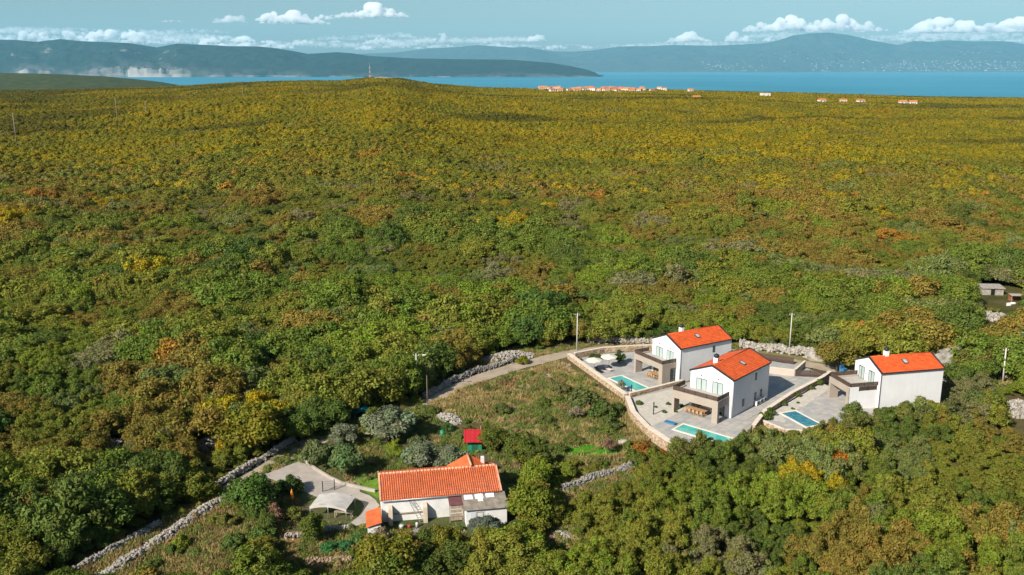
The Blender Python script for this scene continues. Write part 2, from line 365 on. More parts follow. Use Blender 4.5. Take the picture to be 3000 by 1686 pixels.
def crown_mesh(name, seed, n, lobes, leaf, h0, flat, lr=(.32,.52), asp=1.0, trunk=False, rough=.10, core=True, jit=.38):
    rg = np.random.default_rng(seed)
    P, N, id, L = crown_pts(rg, n, lobes, h0, flat, lr, rough, jit)
    V, F = cards(P, N, leaf * rg.uniform(.6, 1.35, len(P)), rg, asp)
    lob = rg.uniform(.86, 1.12, (len(L), 1)) * (1 + .05 * rg.standard_normal((len(L), 3)))
    col = lob[id] * rg.uniform(.8, 1.16, (len(P), 1)) * (1 + .04 * rg.standard_normal((len(P), 3)))
    C = np.repeat(col, 4, 0); nv = len(V); mi = np.zeros(len(F), int)
    Vs = [V]; Fq = F
    tris = []
    if core:                                                        # inner leaf mass so the sky does not show through
        for q in L:
            v = ICO1[0] * q[3] * .56 * np.array([1, 1, .8]) + q[:3]; Vs.append(v); tris.append(ICO1[1] + nv); nv += len(v); C = np.concatenate([C, np.full((len(v), 3), .75)])
    me = bpy.data.meshes.new(name); V = np.concatenate(Vs); T = np.concatenate(tris) if tris else np.zeros((0, 3), int)
    tb = MB()
    if trunk: trunk_geo(tb, rg, h0 + flat * .5, L)
    n0 = len(V)
    if tb.v: V = np.concatenate([V, np.array(tb.v)]); C = np.concatenate([C, np.ones((len(tb.v), 3))])
    loops = np.concatenate([Fq.ravel(), T.ravel()] + [np.array(f) + n0 for f in tb.f]).astype(np.int32)
    sizes = np.concatenate([np.full(len(Fq), 4), np.full(len(T), 3), np.array([len(f) for f in tb.f], int)]).astype(np.int32)
    me.vertices.add(len(V)); me.vertices.foreach_set('co', V.astype(np.float32).ravel())
    me.loops.add(len(loops)); me.loops.foreach_set('vertex_index', loops)
    me.polygons.add(len(sizes)); me.polygons.foreach_set('loop_start', np.concatenate([[0], np.cumsum(sizes)[:-1]]).astype(np.int32))
    me.update(calc_edges=True)
    me.materials.append(LEAF); me.materials.append(BARK)
    mi = np.zeros(len(sizes), np.int32); mi[len(Fq) + len(T):] = 1; me.polygons.foreach_set('material_index', mi)
    at = me.attributes.new('leafcol', 'FLOAT_COLOR', 'POINT'); at.data.foreach_set('color', np.concatenate([C, np.ones((len(C), 1))], 1).astype(np.float32).ravel())
    me['lobes'] = L[:, :3].ravel().tolist()
    return me
def trunk_geo(mb, rg, top, L, r=.07):
    j = rg.uniform(-.05, .05, 2)
    mb.tube([(0, 0, -.08), (j[0], j[1], top * .35), (j[0]*2, j[1]*2, top * .8)], [r, r*.75, r*.4], 7)
    for q in L[:6]: mb.tube([(j[0], j[1], top * .3), (q[0]*.5, q[1]*.5, top*.45 + q[2]*.2), (q[0]*.9, q[1]*.9, q[2])], [r*.5, r*.35, r*.12], 5)
# unit crowns: near trees in three habits, bushes, olive; light versions for the distance
NEAR = []   # (crown mesh, trunk mesh)
def near_kind(seed, n, lobes, leaf, h0, flat, lr, asp=1., rough=.1):
    c = crown_mesh('tree_crown', seed, n, lobes, leaf, h0, flat, lr, asp, False, rough, True, .55)
    L = np.array(c['lobes']).reshape(-1, 3); mb = MB(); trunk_geo(mb, np.random.default_rng(seed), h0 + flat*.5, L)
    return c, mb.mesh('tree_trunk', BARK)
for i in range(4): NEAR.append(near_kind(100+i, 8500, 26+4*i, .05, .42, 1.05, (.16,.36), 1.1, .26))     # broad oak
for i in range(4): NEAR.append(near_kind(120+i, 7500, 36, .05, .26, 1.55, (.12,.28), 1.3, .32))        # upright, ragged
for i in range(3): NEAR.append(near_kind(140+i, 5200, 24, .068, .14, .95, (.16,.34), 1.3, .32))         # low bush
for i in range(2): NEAR.append(near_kind(160+i, 10000, 24, .055, .38, .95, (.22,.34), 1.6, .2))        # olive, feathery
for i in range(2): NEAR.append(near_kind(180+i, 2600, 26, .048, .5, 1.25, (.18,.32), 1.6, .25))          # thin, half bare
NK = len(NEAR)
MIDM = [crown_mesh('woodland_tree', 200+i, 1500, 16+3*i, .12, .3, .9 + .08*i, (.2,.42), 1., False, .2, True, .26) for i in range(5)]
def clump_mesh(seed):
    rg = np.random.default_rng(seed); Vs, Fs, Cs, n = [], [], [], 0
    for k in range(52):
        x, y = rg.uniform(-10, 10, 2); R = rg.uniform(1.3, 2.9)
        P, N, id, L = crown_pts(rg, 110, 7, .25, .8, (.3,.5), .2, .26)
        V, F = cards(P, N, .26 * rg.uniform(.7, 1.3, len(P)), rg)
        V = V * R + (x, y, 0); Vs.append(V); Fs.append(F + n); n += len(V)
        Cs.append(np.repeat(rg.uniform(.84, 1.12) * rg.uniform(.86, 1.1, (len(P), 1)) * (1 + .06 * rg.standard_normal((1, 3))), 4, 0))
    me = npmesh('woodland_clump', np.concatenate(Vs), np.concatenate(Fs), LEAF); C = np.concatenate(Cs)
    at = me.attributes.new('leafcol', 'FLOAT_COLOR', 'POINT'); at.data.foreach_set('color', np.concatenate([C, np.ones((len(C), 1))], 1).astype(np.float32).ravel()); return me
CLUMP = [clump_mesh(300 + i) for i in range(4)]

# --- scattering by geometry nodes (for what nobody could count)
def scatter(name, label, meshes, P, rot, scl, idx, tint, kind='stuff', mats=None):
    """one object whose points carry one of the given meshes each; scl: (n,3)"""
    lib = bpy.data.collections.new(name + '_kinds')
    for i, me in enumerate(meshes):
        lib.objects.link(bpy.data.objects.new('%s_kind_%02d' % (name, i), me))
    pm = bpy.data.meshes.new(name); pm.vertices.add(len(P)); pm.vertices.foreach_set('co', np.asarray(P, np.float32).ravel())
    for nm, ty, arr, key in (('rotz', 'FLOAT', rot, 'value'), ('kindi', 'INT', idx, 'value'), ('scl', 'FLOAT_VECTOR', scl, 'vector'), ('tint', 'FLOAT_COLOR', np.concatenate([tint, np.ones((len(P), 1))], 1), 'color')):
        a = pm.attributes.new(nm, ty, 'POINT'); a.data.foreach_set(key, np.ascontiguousarray(arr, dtype=np.int32 if ty == 'INT' else np.float32).ravel())
    o = bpy.data.objects.new(name, pm); link(o); tag(o, label, kind=kind)
    ng = bpy.data.node_groups.new(name, 'GeometryNodeTree'); ng.interface.new_socket('Geometry', in_out='INPUT', socket_type='NodeSocketGeometry'); ng.interface.new_socket('Geometry', in_out='OUTPUT', socket_type='NodeSocketGeometry')
    N = ng.nodes.new; gi = N('NodeGroupInput'); go = N('NodeGroupOutput'); ci = N('GeometryNodeCollectionInfo'); ci.inputs['Collection'].default_value = lib
    ci.inputs['Separate Children'].default_value = True; ci.inputs['Reset Children'].default_value = True
    ip = N('GeometryNodeInstanceOnPoints'); ip.inputs['Pick Instance'].default_value = True
    def att(nm, ty):
        q = N('GeometryNodeInputNamedAttribute'); q.data_type = ty; q.inputs[0].default_value = nm; return q.outputs['Attribute']
    cx = N('ShaderNodeCombineXYZ'); ng.links.new(att('rotz', 'FLOAT'), cx.inputs[2])
    ng.links.new(gi.outputs[0], ip.inputs['Points']); ng.links.new(ci.outputs[0], ip.inputs['Instance']); ng.links.new(att('kindi', 'INT'), ip.inputs['Instance Index'])
    ng.links.new(cx.outputs[0], ip.inputs['Rotation']); ng.links.new(att('scl', 'FLOAT_VECTOR'), ip.inputs['Scale']); ng.links.new(ip.outputs[0], go.inputs[0])
    md = o.modifiers.new('scatter', 'NODES'); md.node_group = ng
    return o

# --- where the photograph looks through to the ground: no tree may stand in these lines of sight
OPEN = [
    [(-14.4,139.4),(-11.7,147.1),(-6.1,154.3),(-4.8,161.2),(0.0,166.3),(3.9,165.4),(7.9,168.0),(14.8,170.9),(26.7,170.2),(33.6,167.6),(45.0,163.3),(47.5,165.4),(53.9,165.0),(58.5,159.6),(58.0,156.2),(59.1,152.5),(64.0,152.5),(61.5,144.6),(58.0,141.3),(54.0,139.7),(53.2,132.9),(50.9,129.4),(47.1,130.5),(43.3,127.1),(39.7,126.5),(38.7,131.5),(34.8,127.4),(30.4,123.5),(28.0,124.2),(25.8,125.7),(23.7,121.1),(21.9,120.7),(19.6,121.7),(16.5,119.9),(15.2,117.5),(9.4,115.6),(5.7,116.4),(4.4,120.5),(2.0,125.4),(-2.6,129.4),(-5.3,131.1),(-10.6,132.9),(-13.0,136.6)],
    [(-32.8,111.0),(-31.1,114.2),(-28.8,116.4),(-26.2,113.1),(-22.2,109.0),(-19.9,111.0),(-17.7,111.5),(-9.2,113.6),(-1.4,114.7),(-1.1,98.0),(-6.2,97.2),(-12.9,97.2),(-15.8,98.4),(-18.8,99.3),(-22.6,101.9),(-25.3,103.7),(-27.7,107.5)],
    [(-47.1,86.8),(-44.6,92.9),(-41.8,97.8),(-40.9,96.6),(-43.4,91.5),(-45.4,86.8)],
    [(-43.6,86.8),(-40.6,95.2),(-38.8,100.3),(-36.5,104.8),(-34.6,105.6),(-35.9,101.4),(-37.6,96.8),(-40.2,91.0),(-41.4,86.8)],
    [(-38.1,108.7),(-36.6,112.4),(-33.7,119.0),(-31.6,123.5),(-31.0,121.1),(-33.0,116.4),(-35.9,110.0),(-37.1,106.7)],
    [(6.4,107.5),(11.3,111.5),(16.2,113.9),(16.2,112.4),(11.5,108.5),(7.1,105.6)],
    [(81.2,140.5),(84.2,140.5),(76.7,126.8),(76.3,129.4)],
    [(116.4,220.1),(124.6,214.7),(115.7,198.5),(110.3,197.0),(110.4,207.9)],
    [(103.9,192.6),(110.3,195.5),(104.8,185.7),(99.4,183.1)],
    [(-37.8,86.8),(-36.3,92.9),(-33.8,100.1),(-31.1,99.3),(-30.9,92.9),(-31.6,86.8)],
    [(-58.7,123.5),(-57.0,123.5),(-55.2,119.9),(-56.7,119.3)],
    [(-45.3,120.5),(-43.9,126.1),(-42.2,121.7),(-42.6,117.0)],
    [(-22.2,89.2),(-18.5,90.7),(-17.3,88.2),(-21.2,87.2)],
    [(4.0,96.0),(6.4,97.2),(7.4,94.0),(4.6,92.9)],
    [(-11.7,132.9),(-9.1,134.4),(-8.0,128.1),(-10.8,127.4)],
    [(-8.0,128.1),(-4.5,127.4),(-4.2,119.3),(-6.3,119.3)],
    [(83.2,147.4),(85.4,147.4),(89.6,156.5),(87.2,156.5)],
    [(-27.4,101.0),(-16.1,97.6),(-15.4,92.9),(-24.0,90.0),(-27.0,92.9)],
]
# yards, gardens and house plots: nothing grows wild in here
SOLID = [
    [(-34,109),(-32,121),(-27,124),(-24,133),(-15,138),(-9,127),(-3,121),(3,112),(1,104),(1,93.5),(-4,92.5),(-12,91.5),(-19,90.5),(-26,91),(-27,97),(-31,100),(-34,105)],
    [(8,161),(12,170),(46,169),(59,164),(70,158),(80,161),(84,156),(78,149),(73,145),(71,134),(57,130.5),(52,127.5),(46,125),(40,125),(34,122.5),(31,118),(21,117.5),(18,125),(17,137)],
]
def inside(x, y, poly):
    c = np.zeros(np.shape(x), bool); n = len(poly)
    for i in range(n):
        x1, y1 = poly[i]; x2, y2 = poly[(i+1) % n]
        c ^= ((y1 > y) != (y2 > y)) & (x < (x2-x1)*(y-y1)/(y2-y1+1e-12)+x1)
    return c
def in_any(x, y, polys):
    c = np.zeros(np.shape(x), bool)
    for p in polys: c |= inside(x, y, p)
    return c
PAL = {'dark': (.045,.08,.018), 'green': (.085,.122,.017), 'olive': (.145,.145,.02), 'yellow': (.31,.22,.006), 'brown': (.18,.115,.025),
       'rust': (.30,.12,.018), 'sage': (.12,.145,.05), 'grey': (.155,.135,.075), 'lime': (.13,.17,.016)}
PN = list(PAL); PC = np.array([PAL[k] for k in PN])
def stand_cells(x, y, size):
    """which stand (irregular patch of like trees) a point belongs to: centre and two random numbers"""
    wx = x + (fbm(x, y, size * .8, 201, 3) - .5) * size * 1.2; wy = y + (fbm(x, y, size * .8, 207, 3) - .5) * size * 1.2
    ix = np.floor(wx / size); iy = np.floor(wy / size); best = np.full(len(x), 1e9); out = np.zeros((4, len(x)))
    for a in (-1, 0, 1):
        for b_ in (-1, 0, 1):
            jx, jy = ix + a, iy + b_; cx = (jx + .1 + .8 * _h(jx, jy, 5)) * size; cy = (jy + .1 + .8 * _h(jx, jy, 9)) * size; d = (cx - wx) ** 2 + (cy - wy) ** 2; m_ = d < best
            best = np.where(m_, d, best)
            for k, v in enumerate((cx, cy, _h(jx, jy, 13), _h(jx, jy, 21))): out[k] = np.where(m_, v, out[k])
    return out
def weights(x, y):
    n1 = fbm(x, y, 40, 41, 3); n2 = fbm(x, y, 90, 57, 3); n3 = fbm(x, y*.4, 300, 77, 3)
    far = np.clip((y - 250) / 300, 0, 1); band = np.exp(-((y - 345) / 85) ** 2) * np.clip((n3 - .25) * 4, 0, 1); W = np.stack([
        (1.0 - .8*far) * np.clip((n1 - .3) * 3, .2, 1.5),                   # dark
        (1.7 - 1.1*far) * np.clip((.85 - n2) * 2, .3, 2),                   # green
        1.25 + .75*far,                                                       # olive
        .012 + 2.6*far**1.4 * np.clip(n2*2, .3, 2),                                # yellow
        (.85 + 2.2*band - .4*far) * np.clip((n2 - .3) * 3, .1, 2),           # brown
        (.06 + .2*band) * np.clip((n1 - .4) * 4, .1, 2),                   # rust
        .45 * (1 - .7*far) * np.clip((n2 - .35) * 4, .2, 2),                 # sage
        .10 + .25*band,                                                      # grey
        .22 * (1 - .2*far)], -1)                                             # lime
    W = np.clip(W, 0.001, None); W /= W.sum(-1, keepdims=True); return W.cumsum(-1)
def pick_tints(x, y, rg):
    far = np.clip((y - 250) / 300, 0, 1); n2 = fbm(x, y, 60, 57, 3)
    cx, cy, h1, h2 = np.where(y > 420, stand_cells(x, y, 17.), stand_cells(x, y, 8.5))
    own = rg.random(len(x)) < .1 * (1 - .7 * far); u = np.where(own, rg.random(len(x)), h1)
    k = (u[:, None] > weights(np.where(own, x, cx), np.maximum(np.where(own, y, cy), 60))).sum(-1).clip(0, len(PN) - 1)
    t = PC[k] * rg.uniform(.9, 1.1, (len(x), 1)) * (.85 + .3 * h2[:, None]) * (1 + .03 * rg.standard_normal((len(x), 3)))
    # neighbours lean towards the colour of their stand
    g = np.clip((n2 - .3) * 2.5, 0, 1)[:, None]; f = far[:, None]
    g = g * .75; near_c = (PC[1] * .72 + PC[0] * .28) * (1 - g) + PC[2] * g; far_c = PC[2] * (.35 + .25*(1-g)) + PC[3] * (.65 - .25*(1-g))
    stand = near_c * (1 - f) + far_c * f
    bd = (np.exp(-((y - 345) / 85) ** 2) * np.clip((fbm(x, y*.4, 300, 77, 3) - .25) * 4, 0, 1))[:, None] * .45
    stand = stand * (1 - bd) + PC[4] * 1.05 * bd
    ws = .60 - .28 * f; t = (t * ws + stand * (1 - ws)) * (1 + .24 * (1 - f)) * (1 - .08 * np.clip((150 - y[:, None]) / 40, 0, 1))
    # cloud shadow painted into the tint on the far left slope and in streaks
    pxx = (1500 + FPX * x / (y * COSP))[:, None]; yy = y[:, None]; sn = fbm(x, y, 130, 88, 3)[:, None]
    cloud_shade = np.clip((sn - .40) * 7, 0, 1) * np.clip((yy - 880) / 120, 0, 1) * np.clip((1380 - pxx) / 250, 0, 1)
    cloud_shade = np.maximum(cloud_shade, np.clip((fbm(x, y * 3, 190, 93, 3)[:, None] - .60) * 12, 0, 1) * np.clip((yy - 430) / 100, 0, 1))
    t = t * (1 - .72 * cloud_shade) + .72 * cloud_shade * np.array([.075, .075, .014])
    return np.clip(t, .006, .6), k
def field(r0, r1, sp, seed, slope=.7):
    rg = np.random.default_rng(seed); ys = np.arange(r0, r1, sp); out = []
    for y in ys:
        xs = np.arange(-y*slope - 8, y*slope + 8, sp); out.append(np.stack([xs, np.full(len(xs), y)], 1))
    P = np.concatenate(out); return P + rg.uniform(-.48, .48, P.shape) * sp, rg
P, rg = field(56, 345, 2.2, 1)
n = len(P); x, y = P[:, 0], P[:, 1]
cx_, cy_, h1_, h2_ = stand_cells(x, y, 8.5); st_ = fbm(x, y, 45, 6, 2)
SF = np.clip(.15 + .55 * h2_ + .9 * (st_ - .35), 0, 1)                                # how grown-up the stand is
R = (1.15 + 2.5 * SF ** 1.4) * np.exp(rg.normal(0, .2, n)) * np.where(y < 150, .9, 1.12)
P2, _ = field(82, 165, 1.75, 4); fr2 = (P2[:, 0] > 3) | (P2[:, 0] < -30)
front = (x > 4) & (y < 128); R = np.where(front, np.clip(R * .72, .65, 2.2), R)          # scrubby thicket below the villas
kind = np.where(R > 1.9, rg.integers(0, 4, n), np.where(R > 1.2, rg.integers(4, 8, n), rg.integers(8, 11, n))); kind = np.where((rg.random(n) < .25) & (kind < 4), kind + 4, kind)
kind = np.where(front & (rg.random(n) < .6), rg.integers(4, 8, n), kind); kind = np.where(rg.random(n) < .06, rg.integers(13, 15, n), kind)
kind = np.where((rg.random(n) < .06) & (R < 2.6), rg.integers(11, 13, n), kind)
HT = np.array([1.6]*4 + [1.9]*4 + [1.1]*3 + [1.45]*2 + [1.9]*2)                 # height of a unit crown
zs = np.exp(rg.normal(0, .07, n)) * (1.35 + 2.5 * SF ** 1.3) / (R * .62 + .9) * .95; zs = np.clip(zs, .6, 1.6)
keep = ~in_any(x, y, SOLID)
for _ in range(6):                                                                    # shrink what would hide the open ground
    h = R * HT[kind] * zs; bad = np.zeros(n, bool)
    for f in (0, .35, .7, 1.0):
        k = CAMH / (CAMH - h * f * .97)
        for ox in (-.9, 0, .9): bad |= in_any((x + ox*R*(.45 if f == 1 else 1)) * k, y * k, OPEN)
    for f in (.45, .75, 1.0):                                                            # nor throw its shadow on the sunlit walls
        for ox in (-.5, .5): bad |= in_any(x + ox*R*.7 + h*f*.99, y - ox*R*.7 + h*f*1.03, OPEN[2:6])
    R = np.where(bad, R * .72, R)
keep &= ~bad & (R > .55)
kind = np.where((R < .95) & (kind < 8), 8 + kind % 3, kind)
x, y, R, kind, zs = x[keep], y[keep], R[keep], kind[keep], zs[keep]; n = len(x)
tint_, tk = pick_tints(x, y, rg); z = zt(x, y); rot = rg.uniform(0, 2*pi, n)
px = 1500 + FPX * x / (y*COSP + (CAMH - z) * sin(radians(13.59)))
vis = (px > -40) & (px < 3040) & (y > 84); score = np.where(vis, R / y * (1 + .4*(kind < 8)), 0)
order = np.argsort(-score); single = np.zeros(n, bool); single[order[:300]] = True
HAB = ['tree'] * 4 + ['slender tree'] * 4 + ['bush'] * 3 + ['feathery tree'] * 2 + ['half-bare tree'] * 2
CN = {'dark': 'dark green', 'green': 'mid green', 'olive': 'olive green', 'yellow': 'yellow-green', 'brown': 'brown-green', 'rust': 'rust-orange', 'sage': 'grey-green', 'grey': 'dull grey-brown', 'lime': 'bright green'}
def tree_obj(name, loc, R, zs, rz, kind, tint, label, cat, group=None):
    e = empty(name, loc, rz); e.scale = (R, R, R * zs); tag(e, label, cat, group)
    c = bpy.data.objects.new('crown', NEAR[kind][0]); link(c, e); c['tint'] = [float(q) for q in tint]
    t = bpy.data.objects.new('trunk', NEAR[kind][1]); link(t, e); return e
pyy = 843 - FPX * (y*sin(radians(13.59)) + (z + R - CAMH)*COSP) / (y*COSP - (z + R - CAMH)*sin(radians(13.59)))
XW = ['at left edge', 'far left', 'left', 'left of centre', 'at centre', 'right of centre', 'right', 'far right', 'near right edge', 'at right edge']
def place(px_, py_):
    v = 'on the bottom edge' if py_ > 1600 else ('low down' if py_ > 1500 else ('in the lower third' if py_ > 1330 else ('below mid-height' if py_ > 1100 else 'near mid-height')))
    return v + ', ' + XW[int(np.clip(px_ / 300, 0, 9))]
SZ = lambda r: 'small' if r < 1.3 else ('middling' if r < 2.0 else 'large')
LB = {i: '%s %s woodland %s %s' % (SZ(R[i]), CN[PN[tk[i]]], HAB[kind[i]], place(px[i], pyy[i])) for i in np.where(single)[0]}
NTH = lambda k: 'leftmost' if k == 1 else '%d%s from left' % (k, 'th' if 10 < k % 100 < 14 else {1: 'st', 2: 'nd', 3: 'rd'}.get(k % 10, 'th'))
ORD = ['leftmost', 'second', 'third', 'fourth', 'fifth', 'sixth', 'seventh', 'eighth', 'ninth', 'tenth', 'eleventh', 'twelfth', 'thirteenth', 'fourteenth', 'fifteenth', 'sixteenth', 'seventeenth', 'eighteenth', 'nineteenth', 'twentieth']
GRP = dict(LB); byl = {}
for i, l in LB.items(): byl.setdefault(l, []).append(i)
for l, ii in byl.items():
    if len(ii) > 1:
        for r_, i in enumerate(sorted(ii, key=lambda q: px[q])): LB[i] = l + (', leftmost there' if r_ == 0 else ', %s from left' % ORD[min(r_, 19)])
for i, lab in LB.items():
    h = HAB[kind[i]]
    tree_obj('bush' if h == 'bush' else 'tree', (x[i], y[i], z[i]), R[i], zs[i], rot[i], kind[i], tint_[i], lab, 'bush' if h == 'bush' else 'tree', 'single trees and bushes at the front of the woods')
rg2 = np.random.default_rng(44); x2, y2 = P2[:, 0], P2[:, 1]; R2 = rg2.uniform(.5, 1.15, len(x2)); h2 = R2 * 1.15
b2 = in_any(x2, y2, SOLID)
for f_ in (0, .6, 1.0):
    k = CAMH / (CAMH - h2 * f_); b2 |= in_any(x2 * k, y2 * k, OPEN) | in_any((x2 + .5) * k, y2 * k, OPEN) | in_any((x2 - .5) * k, y2 * k, OPEN)
x2, y2, R2 = x2[~b2], y2[~b2], R2[~b2]; t2, _ = pick_tints(x2, y2, rg2)
scatter('undergrowth', 'low scrub and brambles filling the thicket floor', [NEAR[8][0], NEAR[9][0], NEAR[10][0], NEAR[13][0]], np.stack([x2, y2, zt(x2, y2)], 1), rg2.uniform(0, 6.28, len(x2)), np.stack([R2, R2, R2 * rg2.uniform(.7, 1.3, len(x2))], 1), rg2.choice(4, len(x2), p=[.3, .3, .3, .1]), t2)
q = ~single
combo = []
for i, (c, t) in enumerate(NEAR): combo.append(c)
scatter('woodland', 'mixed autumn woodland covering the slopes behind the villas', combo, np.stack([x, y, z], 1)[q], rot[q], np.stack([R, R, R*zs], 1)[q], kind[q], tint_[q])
P, rg = field(345, 1010, 2.9, 2); n = len(P); x, y = P[:, 0], P[:, 1]
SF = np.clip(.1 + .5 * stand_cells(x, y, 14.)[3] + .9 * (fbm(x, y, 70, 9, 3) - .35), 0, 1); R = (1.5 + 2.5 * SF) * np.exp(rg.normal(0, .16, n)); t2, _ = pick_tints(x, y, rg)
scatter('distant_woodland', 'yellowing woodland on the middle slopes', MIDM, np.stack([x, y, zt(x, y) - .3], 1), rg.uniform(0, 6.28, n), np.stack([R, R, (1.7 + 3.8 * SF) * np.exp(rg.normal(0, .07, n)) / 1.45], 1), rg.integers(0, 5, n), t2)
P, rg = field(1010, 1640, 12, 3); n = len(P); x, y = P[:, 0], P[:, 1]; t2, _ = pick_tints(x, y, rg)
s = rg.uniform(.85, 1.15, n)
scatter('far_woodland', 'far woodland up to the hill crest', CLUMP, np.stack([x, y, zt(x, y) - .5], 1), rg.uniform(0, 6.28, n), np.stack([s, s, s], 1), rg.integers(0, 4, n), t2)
# ================================================================ ground sheets around the houses
rgG = np.random.default_rng(99)
def poly_sheet(name, poly, z, mat, label, parent=None, thick=None, kind='structure'):
    mb = MB(); mb.prism(poly, z - (thick or .25), z); o = mb.build(name, mat, parent); tag(o, label, kind=kind); return o
# meadow, yard earth and lawns: a fine sheet coloured by what grows there
mx0, mx1, my0, my1, st = -62, 92, 82, 178, .45
gx = np.arange(mx0, mx1, st); gy = np.arange(my0, my1, st); GX, GY = np.meshgrid(gx, gy, indexing='ij')
GZ = zt(GX, GY) + .012 + .10 * (fbm(GX, GY, 6, 12, 3) - .5) * 0
def blob(cx, cy, rx, ry, a=0, e=.35):
    dx = GX - cx; dy = GY - cy; q = np.hypot((dx*cos(a)+dy*sin(a))/rx, (-dx*sin(a)+dy*cos(a))/ry) + (fbm(GX, GY, 2.6, 15, 4) - .5) * 1.1
    return np.clip((1 - q) / e + .5, 0, 1)[..., None]
def zone(poly, soft=.8):
    n = (fbm(GX, GY, 2.0, 19, 3) - .5) * soft * 2
    return inside(GX + n, GY + n, poly)[..., None].astype(float)
N1 = fbm(GX, GY, 9, 31, 4)[..., None]; N2 = fbm(GX, GY, 2.2, 35, 4)[..., None]; N3 = rgG.random(GX.shape)[..., None]
C = np.array([.105,.085,.035]) * (.6 + .8*N2) + np.zeros(GX.shape + (3,))
FIELD = [(-13,137),(-8,144.5),(0,152),(8.7,159),(12,151),(17.2,139),(18.5,130),(20,123),(16,117),(9,114.5),(5,116),(3,122),(-3,129),(-10,132)]
f = zone(FIELD); dry = np.array([.25,.195,.085]); grn = np.array([.125,.155,.04]); g = np.clip((N1 - .42)*4, 0, 1)
C = C*(1-f) + f*((dry*(1-g) + grn*g) * (.6 + .8*N2))
for cx, cy, rx, ry, a, col in ((-1,146,7,1.6,.75,(.26,.15,.06)),(2.5,139.5,3.6,1.7,.3,(.27,.105,.045)),(4.5,147,4.5,1.6,.8,(.34,.24,.14)),(6.5,151,2.2,1.0,.8,(.42,.36,.28)),(9,156.2,1.5,2.0,.3,(.5,.44,.33)),(8,130,3.4,2.2,.4,(.27,.21,.11)),(-4,142.5,4,1,.9,(.27,.2,.08)),
                            (10.4,119.0,6.0,2.4,.05,(.065,.22,.012)),(6.5,118,1.6,1.2,0,(.07,.2,.015))):
    b_ = blob(cx, cy, rx, ry, a); C = C*(1-b_) + b_*np.array(col)*(.7+.6*N2)
v_ = zone([(-16,143),(-13,150),(-6,160),(2,168.5),(14,172),(30,174),(48,170.5),(60,165.5),(74,160),(92,161),(92,148),(70,147),(60,150),(50,160),(35,165),(12,163),(0,154),(-12,139)]); C = C*(1-v_) + v_*((np.array([.19,.165,.065])*(1-g) + np.array([.12,.13,.04])*g)*(.65+.7*N2))
y_ = zone([(-34,109),(-32,121),(-27,124),(-24,133),(-15,138),(-9,127),(-3,121),(3,112),(1,104),(1,93.5),(-12,89),(-27,89),(-34,103)]); C = C*(1-y_) + y_*((np.array([.10,.085,.045])*(1-g)+np.array([.075,.10,.03])*g)*(.6+.8*N2))
for poly, col in (([(-21.6,108.6),(-19.6,110.4),(-17,111.6),(-15.9,107),(-16.6,104.4)], (.12,.21,.025)), ([(-9,121),(-5,125),(-3.5,121),(-6,116.5)], (.08,.16,.02)), ([(-23,117.5),(-16,120),(-15.5,117.8),(-22,115.2)], (.20,.085,.03)),
                  ([(-28,97.5),(-24,95.5),(-24,92),(-29,94)], (.24,.15,.06)), ([(-48,85),(-42,98),(-35,106),(-29,112),(-28,107),(-31,99),(-31,84)], (.21,.165,.075))):
    q_ = zone(poly, .5); C = C*(1-q_) + q_*np.array(col)*(.55+.9*N2)
m, nt, b = mat_new('meadow_earth'); b.inputs['Roughness'].default_value = 1; b.inputs['Specular IOR Level'].default_value = .1
at = nt.nodes.new('ShaderNodeAttribute'); at.attribute_name = 'soil'
n2 = noise(nt, 3.5, 6, 'World', .7); n3 = noise(nt, 14., 4, 'World', .7)
nt.links.new(mixc(nt, 1., mixc(nt, 1., at.outputs[0], ramp(nt, n2, [(.3,(.5,.5,.48)), (.7,(1.3,1.3,1.3))]), 'MULTIPLY'), ramp(nt, n3, [(.3,(.55,.55,.52)),(.62,(1.2,1.2,1.15))]), 'MULTIPLY'), b.inputs['Base Color'])
bump(nt, b, n3, .6, .12)
V = np.stack([GX, GY, GZ], -1).reshape(-1, 3); me = npmesh('meadow', V, gridfaces(len(gx), len(gy))[:, ::-1], m, True)
a = me.attributes.new('soil', 'FLOAT_COLOR', 'POINT'); a.data.foreach_set('color', np.concatenate([np.clip(C, .01, .7), np.ones(GX.shape + (1,))], -1).astype(np.float32).ravel())
o = bpy.data.objects.new('meadow', me); link(o); tag(o, 'dry grass, red earth and lawn patches around the houses', kind='structure')

# lane
def strip(name, pts, w, z, mat, label, jitter=.12, seed=1):
    P = np.array(pts, float); d = np.concatenate([[0], np.cumsum(np.hypot(*np.diff(P, axis=0).T))]); n = int(d[-1] / .7); s = np.linspace(0, d[-1], n)
    X = np.interp(s, d, P[:, 0]); Y = np.interp(s, d, P[:, 1])
    for _ in range(6): X[1:-1] = (X[:-2]+X[1:-1]*2+X[2:])/4; Y[1:-1] = (Y[:-2]+Y[1:-1]*2+Y[2:])/4
    T = np.stack([np.gradient(X), np.gradient(Y)], 1); T /= np.linalg.norm(T, axis=1)[:, None]; N = np.stack([-T[:, 1], T[:, 0]], 1)
    rg = np.random.default_rng(seed); ww = (w if hasattr(w, '__len__') else [w, w]); ww = np.linspace(ww[0], ww[1], n)
    vs = []
    for k, o_ in enumerate((-1, -.34, .34, 1)):
        j = rg.standard_normal(n) * jitter if abs(o_) == 1 else 0
        vs.append(np.stack([X + N[:, 0]*(o_*ww/2 + j), Y + N[:, 1]*(o_*ww/2 + j), np.full(n, z + (.015 if abs(o_) < 1 else 0.))], 1))
    V = np.stack(vs, 1).reshape(-1, 3); ob = bpy.data.objects.new(name, npmesh(name, V, gridfaces(n, 4)[:, ::-1], mat, True)); link(ob); tag(ob, label, kind='structure'); return ob
ASPH = M('worn_lane_surface', (.33,.265,.195), .95, .22, .5, .3, .2)
